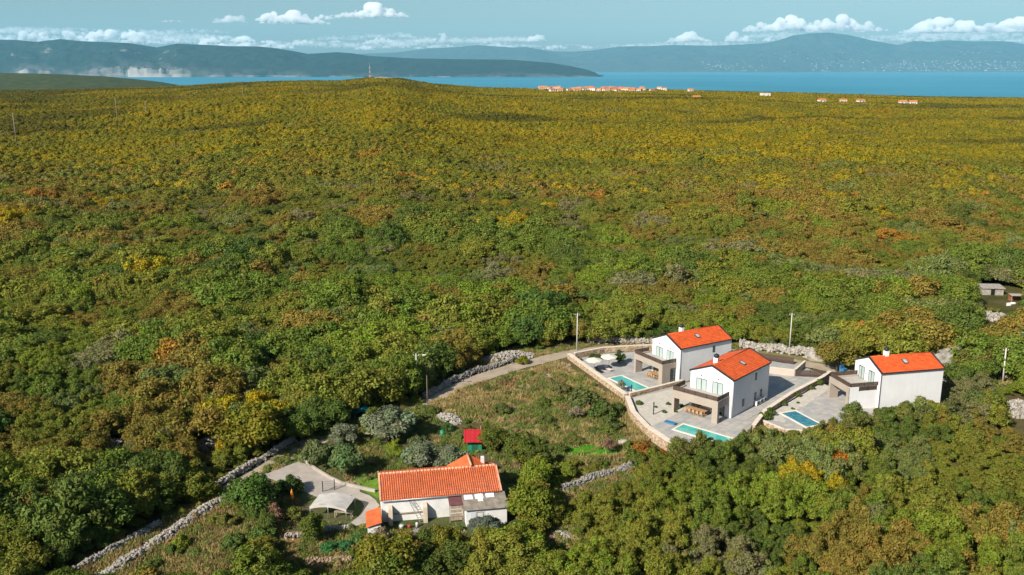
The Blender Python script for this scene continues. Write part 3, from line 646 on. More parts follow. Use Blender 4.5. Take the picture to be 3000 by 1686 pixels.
LANE = [(-36,107),(-33,113.5),(-30.5,119.5),(-26.5,126),(-20.5,132.5),(-14,138.6),(-11,142.9),(-8,147.3),(-4.6,151.3),(1,156.5),(7,161.3),(11.5,164.6),(18,167.2),(28,168.4),(38,166.6),(46,162.8),(54,157.4),(60,152.8),(68,149.2),(80,150.5),(92,153)]
strip('lane', LANE, 3.3, .035, ASPH, 'narrow worn asphalt lane curving up past the villas')
CONC = M('old_concrete', (.34,.30,.26), .9, .2, .7, .3)
poly_sheet('yard', [(-33,111),(-30.9,113.7),(-28.7,116),(-26.2,112.8),(-23.8,110.2),(-21.8,108.2),(-20,105.5),(-22.5,104),(-25,105.2),(-27.9,107.5)], .045, CONC, 'concrete yard in front of the carport', thick=.2)
strip('garden_path', [(-22.4,108.4),(-20,106.2),(-17.3,103.4),(-17.2,100.5),(-18.5,97.5)], 1.7, .05, CONC, 'concrete path from the yard to the old house')

# ================================================================ stone work
STONE = M('limestone', (.315,.285,.245), .95, .45, 2.2, .4); STONE2 = M('weathered_limestone', (.235,.215,.19), .95, .45, 1.8, .4); WARM = M('warm_stone', (.32,.225,.145), .95, .45, 2.5, .4)
SM = []
for k in range(8):
    r = np.random.default_rng(700 + k); v = ICO1[0] * (1 + .28 * r.standard_normal((12, 1)) * .6) * np.array([1, .8, .62]); SM.append((v, ICO1[1]))
STM = {mt.name: [npmesh('stone', v, f, mt) for v, f in SM] for mt in (STONE, STONE2, WARM)}
def pile(name, label, cat, P, S, mat, nparts=280, seed=0):
    """stones at P with size S; the larger ones single parts, the rest joined as fill"""
    rg = np.random.default_rng(seed); c = P.mean(0); c[2] = 0; root = empty(name, c); tag(root, label, cat)
    order = np.argsort(-(S + rg.random(len(S)) * .04) - .12 * (P[:, 2])); vs, fs, n = [], [], 0
    for i, k in enumerate(order):
        e = rg.uniform(0, 2*pi, 3) * (.25, .25, 1)
        if i < nparts:
            o = bpy.data.objects.new('stone', STM[mat.name][rg.integers(8)]); o.location = P[k] - c; o.rotation_euler = e; o.scale = (S[k],) * 3 * np.array(rg.uniform(.8, 1.2, 3)); link(o, root)
        else:
            v, f = SM[rg.integers(8)]; a = e[2]; R = np.array([[cos(a), -sin(a), 0], [sin(a), cos(a), 0], [0, 0, 1]])
            vs.append((v * S[k]) @ R.T + P[k] - c); fs.append(f + n); n += len(v)
    if vs:
        o = bpy.data.objects.new('stone_fill', npmesh('stone_fill', np.concatenate(vs), np.concatenate(fs), mat)); link(o, root); tag(o, kind='stuff')
    return root
def drystone(name, label, pts, w, h, mat=STONE2, size=(.13, .27), dens=34, seed=0, spill=.5):
    rg = np.random.default_rng(seed); P = np.array(pts, float); d = np.concatenate([[0], np.cumsum(np.hypot(*np.diff(P, axis=0).T))]); n = int(d[-1] * dens * w)
    s = rg.uniform(0, d[-1], n); X = np.interp(s, d, P[:, 0]); Y = np.interp(s, d, P[:, 1])
    tx = np.interp(s + .3, d, P[:, 0]) - np.interp(s - .3, d, P[:, 0]); ty = np.interp(s + .3, d, P[:, 1]) - np.interp(s - .3, d, P[:, 1]); L = np.hypot(tx, ty) + 1e-6
    o_ = np.clip(rg.normal(0, .42, n), -1 - spill, 1 + spill); hh = h * (.55 + .75 * fbm(s, s*0, 2.2, seed, 2)) * np.clip(1 - np.abs(o_) ** 2.2 * .8, 0, 1)
    z = hh * rg.uniform(.35, 1.0, n); X += -ty/L*o_*w/2; Y += tx/L*o_*w/2
    S = rg.uniform(*size, n); return pile(name, label, 'wall', np.stack([X, Y, zt(X, Y) + z], 1), S, mat, 280, seed)
drystone('drystone_wall', 'low dry-stone wall along the upper side of the lane', [(-14.3,139.6),(-13,142.5),(-10.6,146.8),(-7.2,151.6),(-3.4,155.6),(.4,159.4)], 1.1, 1.0, STONE2, (.16,.32), 60, 1)
drystone('drystone_wall', 'pale dry-stone wall behind the rear villa, beyond the lane', [(14.8,171.2),(20,170.8),(25,170.6),(29,170)], 1.2, 1.2, STONE, (.17,.34), 60, 2)
drystone('drystone_wall', 'broad light dry-stone wall in the lower left scrub, nearer the old house', [(-43.6,85.5),(-41.6,90.4),(-39.8,94.6),(-38,99.5),(-36,104),(-34.7,105.4)], 1.9, .8, STONE, (.12,.25), 52, 3, 1.)
drystone('drystone_wall', 'narrow dry-stone wall in the lower left scrub, leftmost', [(-47.2,86.2),(-45.4,90),(-43.6,93.6),(-41.4,97.4)], 1.2, .8, STONE2, (.12,.24), 60, 4)
drystone('drystone_wall', 'dry-stone wall left of the concrete yard', [(-37.9,107.4),(-36.2,111.4),(-34.5,115.2),(-33,118.6),(-31.4,122.4)], .9, .9, STONE, (.14,.28), 70, 5)
drystone('drystone_wall', 'straight grey dry-stone wall in the thicket right of the round tree', [(6.3,106.4),(8.9,108.2),(11.2,110),(13.7,111.6),(16.2,113)], 1.2, 1.1, STONE2, (.11,.22), 95, 6)
drystone('drystone_wall', 'rough stone bank beyond the lane at the gates', [(44,167.6),(50,165.4),(55.5,162.4),(60,159.4)], 1.8, 1.3, STONE, (.2,.5), 40, 7)
drystone('drystone_wall', 'short tan stone garden wall at the bottom edge', [(-22.3,88.4),(-20.2,89.2),(-17.6,89.6)], 1.0, .9, WARM, (.12,.22), 80, 8)
drystone('drystone_wall', 'stone terrace edge below the carport', [(-26,94.4),(-22.5,95.8),(-19,96.6)], .7, .6, STONE, (.12,.24), 70, 9)
def heap(name, label, cx, cy, rx, ry, h, n, mat, size, seed, a=0):
    rg = np.random.default_rng(seed); r = np.sqrt(rg.random(n)); t = rg.uniform(0, 2*pi, n); x = r*rx*np.cos(t); y = r*ry*np.sin(t)
    z = h * np.clip(1 - r**1.5, 0, 1) * rg.uniform(.5, 1, n); X = cx + x*cos(a) - y*sin(a); Y = cy + x*sin(a) + y*cos(a)
    return pile(name, label, 'stones', np.stack([X, Y, zt(X, Y) + z + .05], 1), rg.uniform(*size, n), mat, 260, seed)
heap('rubble_heap', 'wide heap of white rubble above the lane wall', -.6, 161.3, 5.2, 2.6, 1.2, 620, STONE, (.14,.34), 20, .35)
heap('rubble_heap', 'pale rubble heap behind the red-roofed garden shed', -9.6, 130.8, 2.6, 1.5, .9, 220, STONE, (.14,.32), 21, -.9)
heap('rubble_heap', 'scatter of pale stones at the lane bend by the villa wall', 8.8, 156.6, 1.9, 1.5, .35, 120, WARM, (.1,.28), 22)
heap('rubble_heap', 'scatter of stones and red earth in the meadow', 4.5, 147.2, 5.5, 1.5, .15, 190, WARM, (.06,.2), 23, .8)
heap('rubble_heap', 'small stone heap in the wood far left', -57, 121.4, 1.5, 1.5, .6, 90, STONE, (.14,.3), 24)
heap('rubble_heap', 'shaded stone heap beside the large yellow tree', -43.6, 121.5, 1.6, 3, .8, 120, STONE2, (.14,.32), 25)
heap('rubble_heap', 'stones in a gap of the thicket right of the old house', 5.6, 95, 1.6, 1.2, .4, 110, STONE, (.1,.26), 26)
heap('rubble_heap', 'stones spilling from the corner of the front villa wall', 24.5, 116.8, 2.6, 1.1, .5, 130, STONE, (.12,.3), 27, -.5)
heap('rubble_heap', 'pale stones along the right edge below the pole', 80.3, 135, 4.5, 2.4, .7, 200, STONE, (.2,.5), 28, 1.0)
heap('rubble_heap', 'white stony clearing near the ruined hut', 104, 190, 4.5, 3, .5, 130, STONE, (.25,.6), 29, .8)
heap('rubble_heap', 'small white stone scatter in the wood above the villas', 54, 215, 2.5, 1.5, .3, 40, STONE, (.2,.4), 30)
heap('rubble_heap', 'jumble of rubble under the old house front wall', -10.6, 95.6, 2.6, .9, .5, 150, STONE2, (.1,.24), 31, .18)
def boulder(label, x, y, rx, ry, rz, seed, mat=STONE):
    v = ICO3[0] * np.array([rx, ry, rz]); n = fbm(v[:, 0]*1.3 + seed*7, v[:, 1]*1.3 + v[:, 2]*2, 1.6, seed, 4) - .45
    v = v * (1 + .55 * n[:, None]); o = bpy.data.objects.new('boulder', npmesh('boulder', v, ICO3[1], mat, False)); o.location = (x, y, zt1(x, y) + rz * .25); link(o); tag(o, label, 'boulder', 'pale limestone boulders')
boulder('largest pale limestone boulder, behind the right villa', 81, 158.5, 4.4, 2.6, 2.4, 1, STONE2); boulder('pale rock outcrop on the bank beside the lane near the gates', 56.8, 160.6, 2.2, 1.3, 1.5, 2)
boulder('lone pale rock in the meadow grass near the front villa wall', 16, 121.5, .8, .6, .6, 3)
# ================================================================ the three white villas
m, nt, b = mat_new('white_render'); b.inputs['Roughness'].default_value = .85; b.inputs['Specular IOR Level'].default_value = .25
def streaks(nt, sx, sz, lo):
    g = nt.nodes.new('ShaderNodeNewGeometry'); mp = nt.nodes.new('ShaderNodeMapping'); mp.inputs['Scale'].default_value = (sx, sx, sz); n = nt.nodes.new('ShaderNodeTexNoise'); n.inputs['Scale'].default_value = 1; n.inputs['Detail'].default_value = 5
    nt.links.new(g.outputs['Position'], mp.inputs[0]); nt.links.new(mp.outputs[0], n.inputs['Vector']); return ramp(nt, n.outputs[0], [(.32, lo), (.6, (1, 1, 1))])
c = mixc(nt, 1., ramp(nt, noise(nt, .3, 5, 'World'), [(.3, (.58,.575,.57)), (.7, (.66,.65,.64))]), streaks(nt, 2.2, .22, (.955,.955,.95)), 'MULTIPLY')
nt.links.new(mixc(nt, .6, c, streaks(nt, 7., .5, (.965,.965,.96)), 'MULTIPLY'), b.inputs['Base Color']); bump(nt, b, noise(nt, 30., 3, 'World'), .08, .01); WHITE = m; MATS['white_render'] = m
TAUPE = M('taupe_render', (.31,.26,.215), .85, .1, .5, .1)
FASCIA = M('dark_fascia', (.028,.025,.027), .5, .15, 2.); RAILM = M('brown_slat_metal', (.075,.048,.036), .55, .2, 3.); FRAMEM = M('anthracite_frame', (.02,.022,.025), .4, .1)
PAVE = M('pale_paving', (.335,.32,.295), .85, .16, .8, .15); PAVE2 = M('pale_paving_warm', (.365,.335,.30), .85, .16, .9, .15); PAVEJ = M('paving_joint', (.30,.28,.25), .9, .1, 1.)
GRAVEL = M('pale_gravel', (.44,.40,.34), .95, .15, 1.5, .6, fine=22); COPING = M('cream_coping', (.62,.56,.47), .8, .1, 1.)
WOOD = M('light_timber', (.36,.22,.11), .7, .25, 5.); BLACK = M('black_plastic', (.012,.012,.013), .5, .1); CANVAS = M('ecru_canvas', (.55,.50,.43), .9, .06, 2.); STEEL = M('galvanised_steel', (.36,.37,.38), .45, .12, 3., 0, .5, .6)
def roof_mat(name, col, sat):
    m, nt, b = mat_new(name); b.inputs['Roughness'].default_value = .7; b.inputs['Specular IOR Level'].default_value = .3
    n1 = noise(nt, 1.2, 5, 'World'); n2 = noise(nt, 9., 3, 'World')
    c = ramp(nt, n1, [(.3, tuple(q*.8 for q in col)), (.7, tuple(min(1, q*1.12) for q in col))])
    g = nt.nodes.new('ShaderNodeNewGeometry'); vo = nt.nodes.new('ShaderNodeTexVoronoi'); vo.inputs['Scale'].default_value = 3.2; nt.links.new(g.outputs['Position'], vo.inputs['Vector'])
    sp = nt.nodes.new('ShaderNodeSeparateColor'); nt.links.new(vo.outputs['Color'], sp.inputs[0]); c = mixc(nt, 1., c, ramp(nt, sp.outputs[0], [(0., (.84,.82,.83)), (.5, (1.,1.,1.)), (1., (1.06,1.1,1.14))]), 'MULTIPLY')
    nt.links.new(mixc(nt, .35, c, ramp(nt, n2, [(.3,(.55,.5,.5)), (.65,(1.,1.,1.))]), 'MULTIPLY'), b.inputs['Base Color']); return m
ROOFO = roof_mat('orange_clay_tile', (.60,.098,.02), 1); ROOFB = roof_mat('old_barrel_tile', (.52,.11,.026), 1); RIDGEM = roof_mat('pale_ridge_tile', (.60,.30,.18), 1)
m, nt, b = mat_new('window_glass'); b.inputs['Base Color'].default_value = (.05,.065,.07,1); b.inputs['Roughness'].default_value = .06; b.inputs['Specular IOR Level'].default_value = .7; GLASS = m
m, nt, b = mat_new('curtained_glass'); b.inputs['Base Color'].default_value = (.30,.37,.36,1); b.inputs['Roughness'].default_value = .12; b.inputs['Specular IOR Level'].default_value = .6
wv = nt.nodes.new('ShaderNodeTexWave'); tc = nt.nodes.new('ShaderNodeTexCoord'); nt.links.new(tc.outputs['Object'], wv.inputs[0]); wv.inputs['Scale'].default_value = 3.2; wv.inputs['Distortion'].default_value = 1.5
nt.links.new(ramp(nt, wv.outputs[1], [(.2,(.24,.31,.30)),(.8,(.40,.46,.44))]), b.inputs['Base Color']); CURT = m
m, nt, b = mat_new('pool_water'); b.inputs['Roughness'].default_value = .08; b.inputs['Specular IOR Level'].default_value = .5
n1 = noise(nt, .55, 2, 'World'); n2 = noise(nt, 5., 3, 'World'); nt.links.new(ramp(nt, n1, [(.3,(.045,.30,.28)),(.7,(.09,.40,.34))]), b.inputs['Base Color']); bump(nt, b, n2, .12, .05); POOLW = m
m, nt, b = mat_new('pool_water_deep'); b.inputs['Roughness'].default_value = .08
n1 = noise(nt, 1.4, 3, 'World', .6, .8); n2 = noise(nt, 5., 3, 'World'); nt.links.new(ramp(nt, n1, [(.35,(.015,.10,.14)),(.7,(.06,.24,.26))]), b.inputs['Base Color']); bump(nt, b, n2, .12, .05); POOLD = m

def slope_tiles(mb, x0, z0, x1, z1, y0, y1, course=.36, lift=.045, col=None):
    """stepped tile courses on one slope, eave (x0,z0) to ridge (x1,z1), between y0 and y1"""
    n = max(2, int(round(math.hypot(x1-x0, z1-z0) / course))); nx = x1-x0; nz = z1-z0; L = math.hypot(nx, nz); px_, pz_ = -nz/L, nx/L
    if pz_ < 0: px_, pz_ = -px_, -pz_
    for i in range(n):
        a, b_ = i / n, (i + 1) / n
        A = (x0+nx*a + px_*lift, z0+nz*a + pz_*lift); B = (x0+nx*b_ + px_*.008, z0+nz*b_ + pz_*.008); Cq = (x0+nx*a, z0+nz*a)
        mb.add([(A[0],y0,A[1]),(A[0],y1,A[1]),(B[0],y1,B[1]),(B[0],y0,B[1]),(Cq[0],y0,Cq[1]),(Cq[0],y1,Cq[1])], [(0,1,2,3),(4,5,1,0),(0,3,4),(1,5,2)])
def window_at(parent, cx, cz, w, h, y, axis, glass, mull=1, name='window'):
    """axis 'y-': in the gable (faces -y); 'x+': in the side wall (faces +x)"""
    t = .07; f = MB()
    def bx(a0, a1, z0, z1, d0, d1):
        if axis == 'y-': f.box(a0, a1, y - d1, y - d0, z0, z1)
        else: f.box(y + d0, y + d1, a0, a1, z0, z1)
    bx(cx-w/2, cx+w/2, cz-h/2, cz-h/2+t, -.05, .035); bx(cx-w/2, cx+w/2, cz+h/2-t, cz+h/2, -.05, .035)
    bx(cx-w/2, cx-w/2+t, cz-h/2+t, cz+h/2-t, -.05, .035); bx(cx+w/2-t, cx+w/2, cz-h/2+t, cz+h/2-t, -.05, .035)
    for k in range(mull): xm = cx - w/2 + w*(k+1)/(mull+1); bx(xm-t*.7, xm+t*.7, cz-h/2+t, cz+h/2-t, -.05, .03)
    fo = f.build(name, FRAMEM, parent)
    for k in range(mull + 1):
        f = MB(); a0 = cx - w/2 + w*k/(mull+1); bx(a0 + t*.5, a0 + w/(mull+1) - t*.5, cz-h/2+t*.5, cz+h/2-t*.5, -.05, .012); f.build('pane', glass, fo)
    return fo
def villa(label, x, y, z, th, W, L, he, hr, porch, slits, wins, skylight, chim, side_wall=False, base=0., rail_full=True):
    e = empty('villa', (x, y, z), th); tag(e, label, 'house', 'white villas with orange roofs')
    # shell
    mb = MB(); prof = [(-W, -base), (0, -base), (0, he), (-W/2, hr), (-W, he)]
    vs = [(a, 0, c_) for a, c_ in prof] + [(a, L, c_) for a, c_ in prof]
    mb.add(vs, [(0,1,2,3,4), (9,8,7,6,5), (0,5,6,1), (1,6,7,2), (4,9,5,0), (2,7,8,3), (3,8,9,4)]); wl = mb.build('wall', WHITE, e)
    # roof
    sl = (hr - he) / (W/2); ov = .16; lift = .03; rb = MB()
    for sgn in (1, -1):
        xe = (0 + ov) if sgn > 0 else (-W - ov); slope_tiles(rb, xe, he - ov*sl + lift, -W/2, hr + lift, .02, L - .02)
    rf = rb.build('roof', ROOFO, e)
    MB().tube([(-W/2, .02, hr + .05), (-W/2, L - .02, hr + .05)], .09, 8).build('ridge_cap', ROOFO, rf)
    for yy in (-.05, L - .07):
        f = MB()
        for sgn in (1, -1):
            xe = (ov + .03) if sgn > 0 else (-W - ov - .03); f.bar((xe, yy + .06, he - ov*sl + .02), (-W/2, yy + .06, hr + .06), .2, .24)
        f.build('verge_trim', FASCIA, rf)
    for xe in (ov + .06, -W - ov - .06):
        f = MB(); f.box(xe - .07, xe + .07, -.04, L + .04, he - ov*sl - .1, he - ov*sl + .02); f.build('gutter', FASCIA, rf)
    # chimney with cowl
    cx, cy = chim; zc = hr - abs(cx + W/2) * sl; f = MB(); f.box(cx - .36, cx + .36, cy - .3, cy + .3, zc - .3, zc + .85); ch = f.build('chimney', WHITE, e)
    f = MB(); f.tube([(cx, cy, zc+.85), (cx, cy, zc+1.0), (cx, cy, zc+1.02), (cx, cy, zc+1.3), (cx, cy, zc+1.33), (cx, cy, zc+1.5)], [.28, .28, .42, .42, .34, .1], 14); f.build('cowl', FRAMEM, ch)
    # roof window
    yy, frac = skylight; xs = -W/2 * frac; zs_ = he + (hr - he) * frac; f = MB(); nrm = np.array([sl, 0, 1]) / math.hypot(sl, 1); tn = np.array([-1, 0, sl]) / math.hypot(sl, 1)
    p = np.array([xs, yy, zs_]) + nrm * .1; f.bar(p - tn*.5, p + tn*.5, .8, .12, nrm); sk = f.build('skylight', FRAMEM, e)
    f = MB(); p2 = p + nrm*.05; f.bar(p2 - tn*.4, p2 + tn*.4, .6, .04, nrm); f.build('pane', CURT, sk)
    for w_ in wins: window_at(e, *w_, 0, 'y-', CURT)
    for (v0, v1, z0, z1) in slits: window_at(e, (v0+v1)/2, (z0+z1)/2, v1-v0, z1-z0, 0, 'x+', GLASS, 0)
    for vx in (-5.3, -2.4):
        f = MB(); f.box(vx-.06, vx+.06, -.12, 0, 5.55 if he > 5.9 else 5.2, 5.72 if he > 5.9 else 5.35); f.build('wall_lamp', FRAMEM, e)
    f = MB(); f.tube([(.06, .12, he - .3), (.06, .12, -base)], .05, 8); f.build('downpipe', FASCIA if base else WHITE, e)
    # porch with balcony
    pd, w0, w1, ph, bb = porch; pp = empty('porch'); pp.parent = e
    f = MB(); f.box(-w1, -w0, -pd, -pd + .42, ph - bb, ph); f.box(-w1, -w1 + .42, -pd + .42, 0, ph - bb, ph); f.box(-w0 - .42, -w0, -pd + .42, 0 if not side_wall else -.02, ph - bb, ph); f.build('beam', TAUPE, pp)
    f = MB(); f.box(-w1 + .42, -w0 - .42, -pd + .42, -.004, ph - .5, ph - .22); f.build('balcony_floor', PAVE2, pp)
    f = MB(); f.box(-w1, -w1 + .42, -pd, -pd + 1.5, 0, ph - bb - .003); f.build('pillar', TAUPE, pp)
    f = MB(); f.box(-w0 - .95, -w0, -pd, -pd + .55, 0, ph - bb - .003); f.build('pillar', TAUPE, pp)
    if side_wall:
        f = MB(); f.box(-w0 - .3, -w0 - .004, -pd + .55, -1.35, 0, ph - bb - .003); f.build('side_wall', TAUPE, pp)
        f = MB(); f.box(-w0 - .26, -w0 - .05, -1.35, -.35, .05, ph - bb - .01); f.build('glazing', GLASS, pp)
        for zz in (.1, .7, 1.3, 1.9): f = MB(); f.box(-w0 - .3, -w0 - .02, -1.35, -.35, zz, zz + .07); f.build('glazing_bar', FRAMEM, pp)
    # railing: posts and slats on three sides
    rl = empty('railing'); rl.parent = e; rz0, rz1 = ph + .03, ph + .62
    for (xa, ya, xb, yb) in ((-w1 + .12, -.05, -w1 + .12, -pd + .12), (-w1 + .12, -pd + .12, -w0 - .12, -pd + .12), (-w0 - .12, -pd + .12, -w0 - .12, -.05)):
        f = MB(); nS = 7
        for k in range(nS): zz = rz0 + (rz1 - rz0) * (k + .5) / nS; f.bar((xa, ya, zz), (xb, yb, zz), .035, (rz1-rz0)/nS*.78)
        o = f.build('slat_panel', RAILM, rl); o['kind'] = 'stuff'
        n = max(2, int(math.hypot(xb-xa, yb-ya) / 1.6))
        for k in range(n + 1): t = k / n; f = MB(); f.box(xa+(xb-xa)*t-.035, xa+(xb-xa)*t+.035, ya+(yb-ya)*t-.035, ya+(yb-ya)*t+.035, ph, rz1+.02); f.build('post', FRAMEM, rl)
        f = MB(); f.bar((xa, ya, rz1 + .045), (xb, yb, rz1 + .045), .08, .05); f.build('top_rail', RAILM, rl)
    # ground floor glazing under the porch
    window_at(e, -5.9, 1.15, 1.6, 2.2, 0, 'y-', GLASS, 1, 'terrace_door'); window_at(e, -2.2, 1.15, 2.2, 2.2, 0, 'y-', GLASS, 1, 'terrace_door')
    return e
WB = [(-5.25, 4.08, 1.82, 2.06), (-2.45, 4.1, 1.82, 2.06)]
VA = villa('rear white villa, farthest left, with taupe porch beside the parasols', 28.53, 147.47, 0.0, -1.037, 7.23, 11.9, 6.18, 7.7, (3.13, .65, 8.28, 3.57, .95), [(7.48, 8.0, 4.3, 5.45)], WB, (5.6, .55), (-3.9, 3.6), True)
VB = villa('middle white villa in front, with open taupe porch over a timber table', 33.0, 128.58, 1.1, -.735, 7.21, 11.9, 6.06, 7.5, (3.43, .38, 8.26, 3.49, 1.2), [(7.15, 7.7, 4.15, 5.35), (9.15, 9.8, .95, 2.1), (7.25, 7.9, .9, 2.1), (3.35, 4.0, .9, 2.1)], WB, (6.2, .5), (-4.3, 2.5))
VC = villa('right white villa set apart, with a high deck on its left end', 56.96, 133.1, 1.0, -1.35, 6.79, 11.1, 5.8, 7.25, (4.9, .3, 6.1, 3.55, 1.0), [], [(-4.9, 4.3, 1.5, 2.0), (-2.3, 4.3, 1.5, 2.0)], (5.4, .55), (-3.5, 3.1), base=2.2)
# the right villa's deck side is a white wall with a louvred opening
f = MB(); f.box(-.62, -.296, -4.9, -.02, -2.0, 3.62); f.build('deck_side_wall', WHITE, VC)
lv = MB()
for k in range(9): lv.box(-.29, -.26, -3.3, -.35, 3.0 + k*.075, 3.0 + k*.075 + .055)
lo = lv.build('louvre_panel', RAILM, VC); lo['kind'] = 'stuff'
for v0 in (-3.34, -1.85, -.36): f = MB(); f.box(-.295, -.24, v0 - .03, v0 + .03, 2.95, 3.72); f.build('louvre_post', FRAMEM, VC)

# ---- plots, paving
def plot(name, label, poly, z, mat, z0): return poly_sheet(name, poly, z, mat, label, thick=z - z0)
PA = [(10.9,160.3),(14.6,150.6),(18.6,139.6),(27.5,144.8),(31,150),(38,157.5),(39,163),(30,165.8),(24,165.2),(17.4,163.9)]
PB = [(19.0,137.4),(19.0,130.3),(20.3,124.3),(22.6,118.8),(31.8,117.6),(36.2,127.4),(52.2,145.2),(54.2,148.2),(51.5,153.4),(47,156.2),(38,150),(29,144.6)]
PCp = [(37.6,128.3),(40.2,124.2),(46.8,123.4),(52.3,127.6),(57.5,131.5),(56,137.5),(52.2,144.6)]
fA = plot('terrace', 'pale paved terrace of the rear villa', PA, .05, PAVEJ, -.3); fB = plot('terrace', 'raised pale terrace of the middle villa', PB, 1.06, PAVEJ, -.3); fC = plot('terrace', 'pale terrace of the right villa', PCp, .96, PAVEJ, -.5)
PVM = [None, None]
def paving(parent, poly, z, th, size, skip, seed, limit=300, centre=(0, 0)):
    rg = np.random.default_rng(seed); c_, s_ = cos(th), sin(th); P = np.array(poly); U = P @ np.array([[c_, -s_], [s_, c_]])
    w, d = size; cells = []
    for i in np.arange(U[:, 0].min(), U[:, 0].max(), w):
        for j in np.arange(U[:, 1].min(), U[:, 1].max(), d):
            u, v = i + w/2, j + d/2; x_, y_ = c_*u - s_*v, s_*u + c_*v
            cs = [(c_*(u+a*w/2) - s_*(v+b_*d/2), s_*(u+a*w/2) + c_*(v+b_*d/2)) for a in (-1,1) for b_ in (-1,1)]
            if all(inside(np.array(q[0]), np.array(q[1]), poly) for q in cs) and not any(inside(np.array(x_), np.array(y_), s) for s in skip): cells.append((x_, y_))
    cells.sort(key=lambda q: q[1]); mb = MB(); mb.box(-w/2+.012, w/2-.012, -d/2+.012, d/2-.012, 0, .03)
    ms = [mb.mesh('paver', PAVE), mb.mesh('paver', PAVE2), mb.mesh('paver', M('pale_paving_grey', (.30,.295,.285), .85, .14, .8, .15))]
    rest = MB()
    for k, (x_, y_) in enumerate(cells):
        if k < limit:
            o = bpy.data.objects.new('paver', ms[rg.integers(3)]); o.location = (x_, y_, z + rg.uniform(0, .004)); o.rotation_euler.z = th; link(o, parent)
        else:
            vs = [(c_*a - s_*b_ + x_, s_*a + c_*b_ + y_, z + q) for q in (0, .03) for a, b_ in ((-w/2+.012, -d/2+.012), (w/2-.012, -d/2+.012), (w/2-.012, d/2-.012), (-w/2+.012, d/2-.012))]
            rest.add(vs, [(4,5,6,7),(0,1,5,4),(1,2,6,5),(2,3,7,6),(3,0,4,7)])
    if rest.v: o = rest.build('paver_rest', PAVE, parent); o['kind'] = 'stuff'
def rect(cx, cy, th, a0, a1, b0, b1): c_, s_ = cos(th), sin(th); return [(cx+c_*a-s_*b_, cy+s_*a+c_*b_) for a, b_ in ((a0,b0),(a1,b0),(a1,b1),(a0,b1))]
poolA = rect(20.0, 147.0, -1.037, -4.1, 4.1, -1.6, 1.6); poolB = rect(27.6, 122.5, -.735, -4.3, 4.3, -1.6, 1.6); poolC = rect(43.6, 128.6, -1.2, -3.2, 3.2, -1.6, 1.6)
gravB = [(19.2,137.2),(19.2,130.5),(20.4,125),(23.5,128.5),(26.5,132.2),(29.5,136.5),(31,140),(27,142)]
gravC = [(38.5,128.5),(40.2,131.5),(52.2,144.8),(53,142.4),(46,134),(43,131.4),(40.8,127.2)]
paving(fA, PA, .05, -1.037, (1.15, 1.15), [poolA, rect(28.53,147.47,-1.037,-7.2,0,0,11.9)], 1)
paving(fB, PB, 1.06, -.735, (1.15, 1.15), [poolB, gravB, rect(33,128.58,-.735,-7.2,0,0,11.9)], 2)
paving(fC, PCp, .96, -1.35, (1.15, 1.15), [poolC, gravC], 3)
poly_sheet('gravel_bed', gravB, 1.085, GRAVEL, 'pale gravel planting bed left of the middle villa', thick=.02); poly_sheet('gravel_bed', gravC, .985, GRAVEL, 'pale gravel planting bed along the right villa stone wall', thick=.02)
def pool(label, cx, cy, z, th, L, Wd, water):
    e = empty('swimming_pool', (cx, cy, z), th); tag(e, label, 'pool', 'villa swimming pools'); a, b_ = L/2, Wd/2; k = .32
    n = int(L / .8)
    for i in range(n):
        x0, x1 = -a + L*i/n + .006, -a + L*(i+1)/n - .006
        for y0, y1 in ((-b_, -b_+k), (b_-k, b_)): f = MB(); f.box(x0, x1, y0, y1, -.02, .075); f.build('coping_slab', COPING, e)
    for x0, x1 in ((-a, -a+k), (a-k, a)): f = MB(); f.box(x0, x1, -b_+k+.006, b_-k-.006, -.02, .075); f.build('coping_slab', COPING, e)
    f = MB(); f.add([(-a+k, -b_+k, .035), (a-k, -b_+k, .035), (a-k, b_-k, .035), (-a+k, b_-k, .035)], [(0,1,2,3)]); f.build('water', water, e)
    return e
pool('long turquoise pool beside the parasols', 20.0, 147.0, .085, -1.037, 8.2, 3.2, POOLW)
pool('turquoise pool half hidden behind shrubs below the middle villa', 27.6, 122.5, 1.095, -.735, 8.6, 3.2, POOLW)
pool('dark teal pool of the right villa', 43.6, 128.6, .995, -1.2, 6.4, 3.2, POOLD)

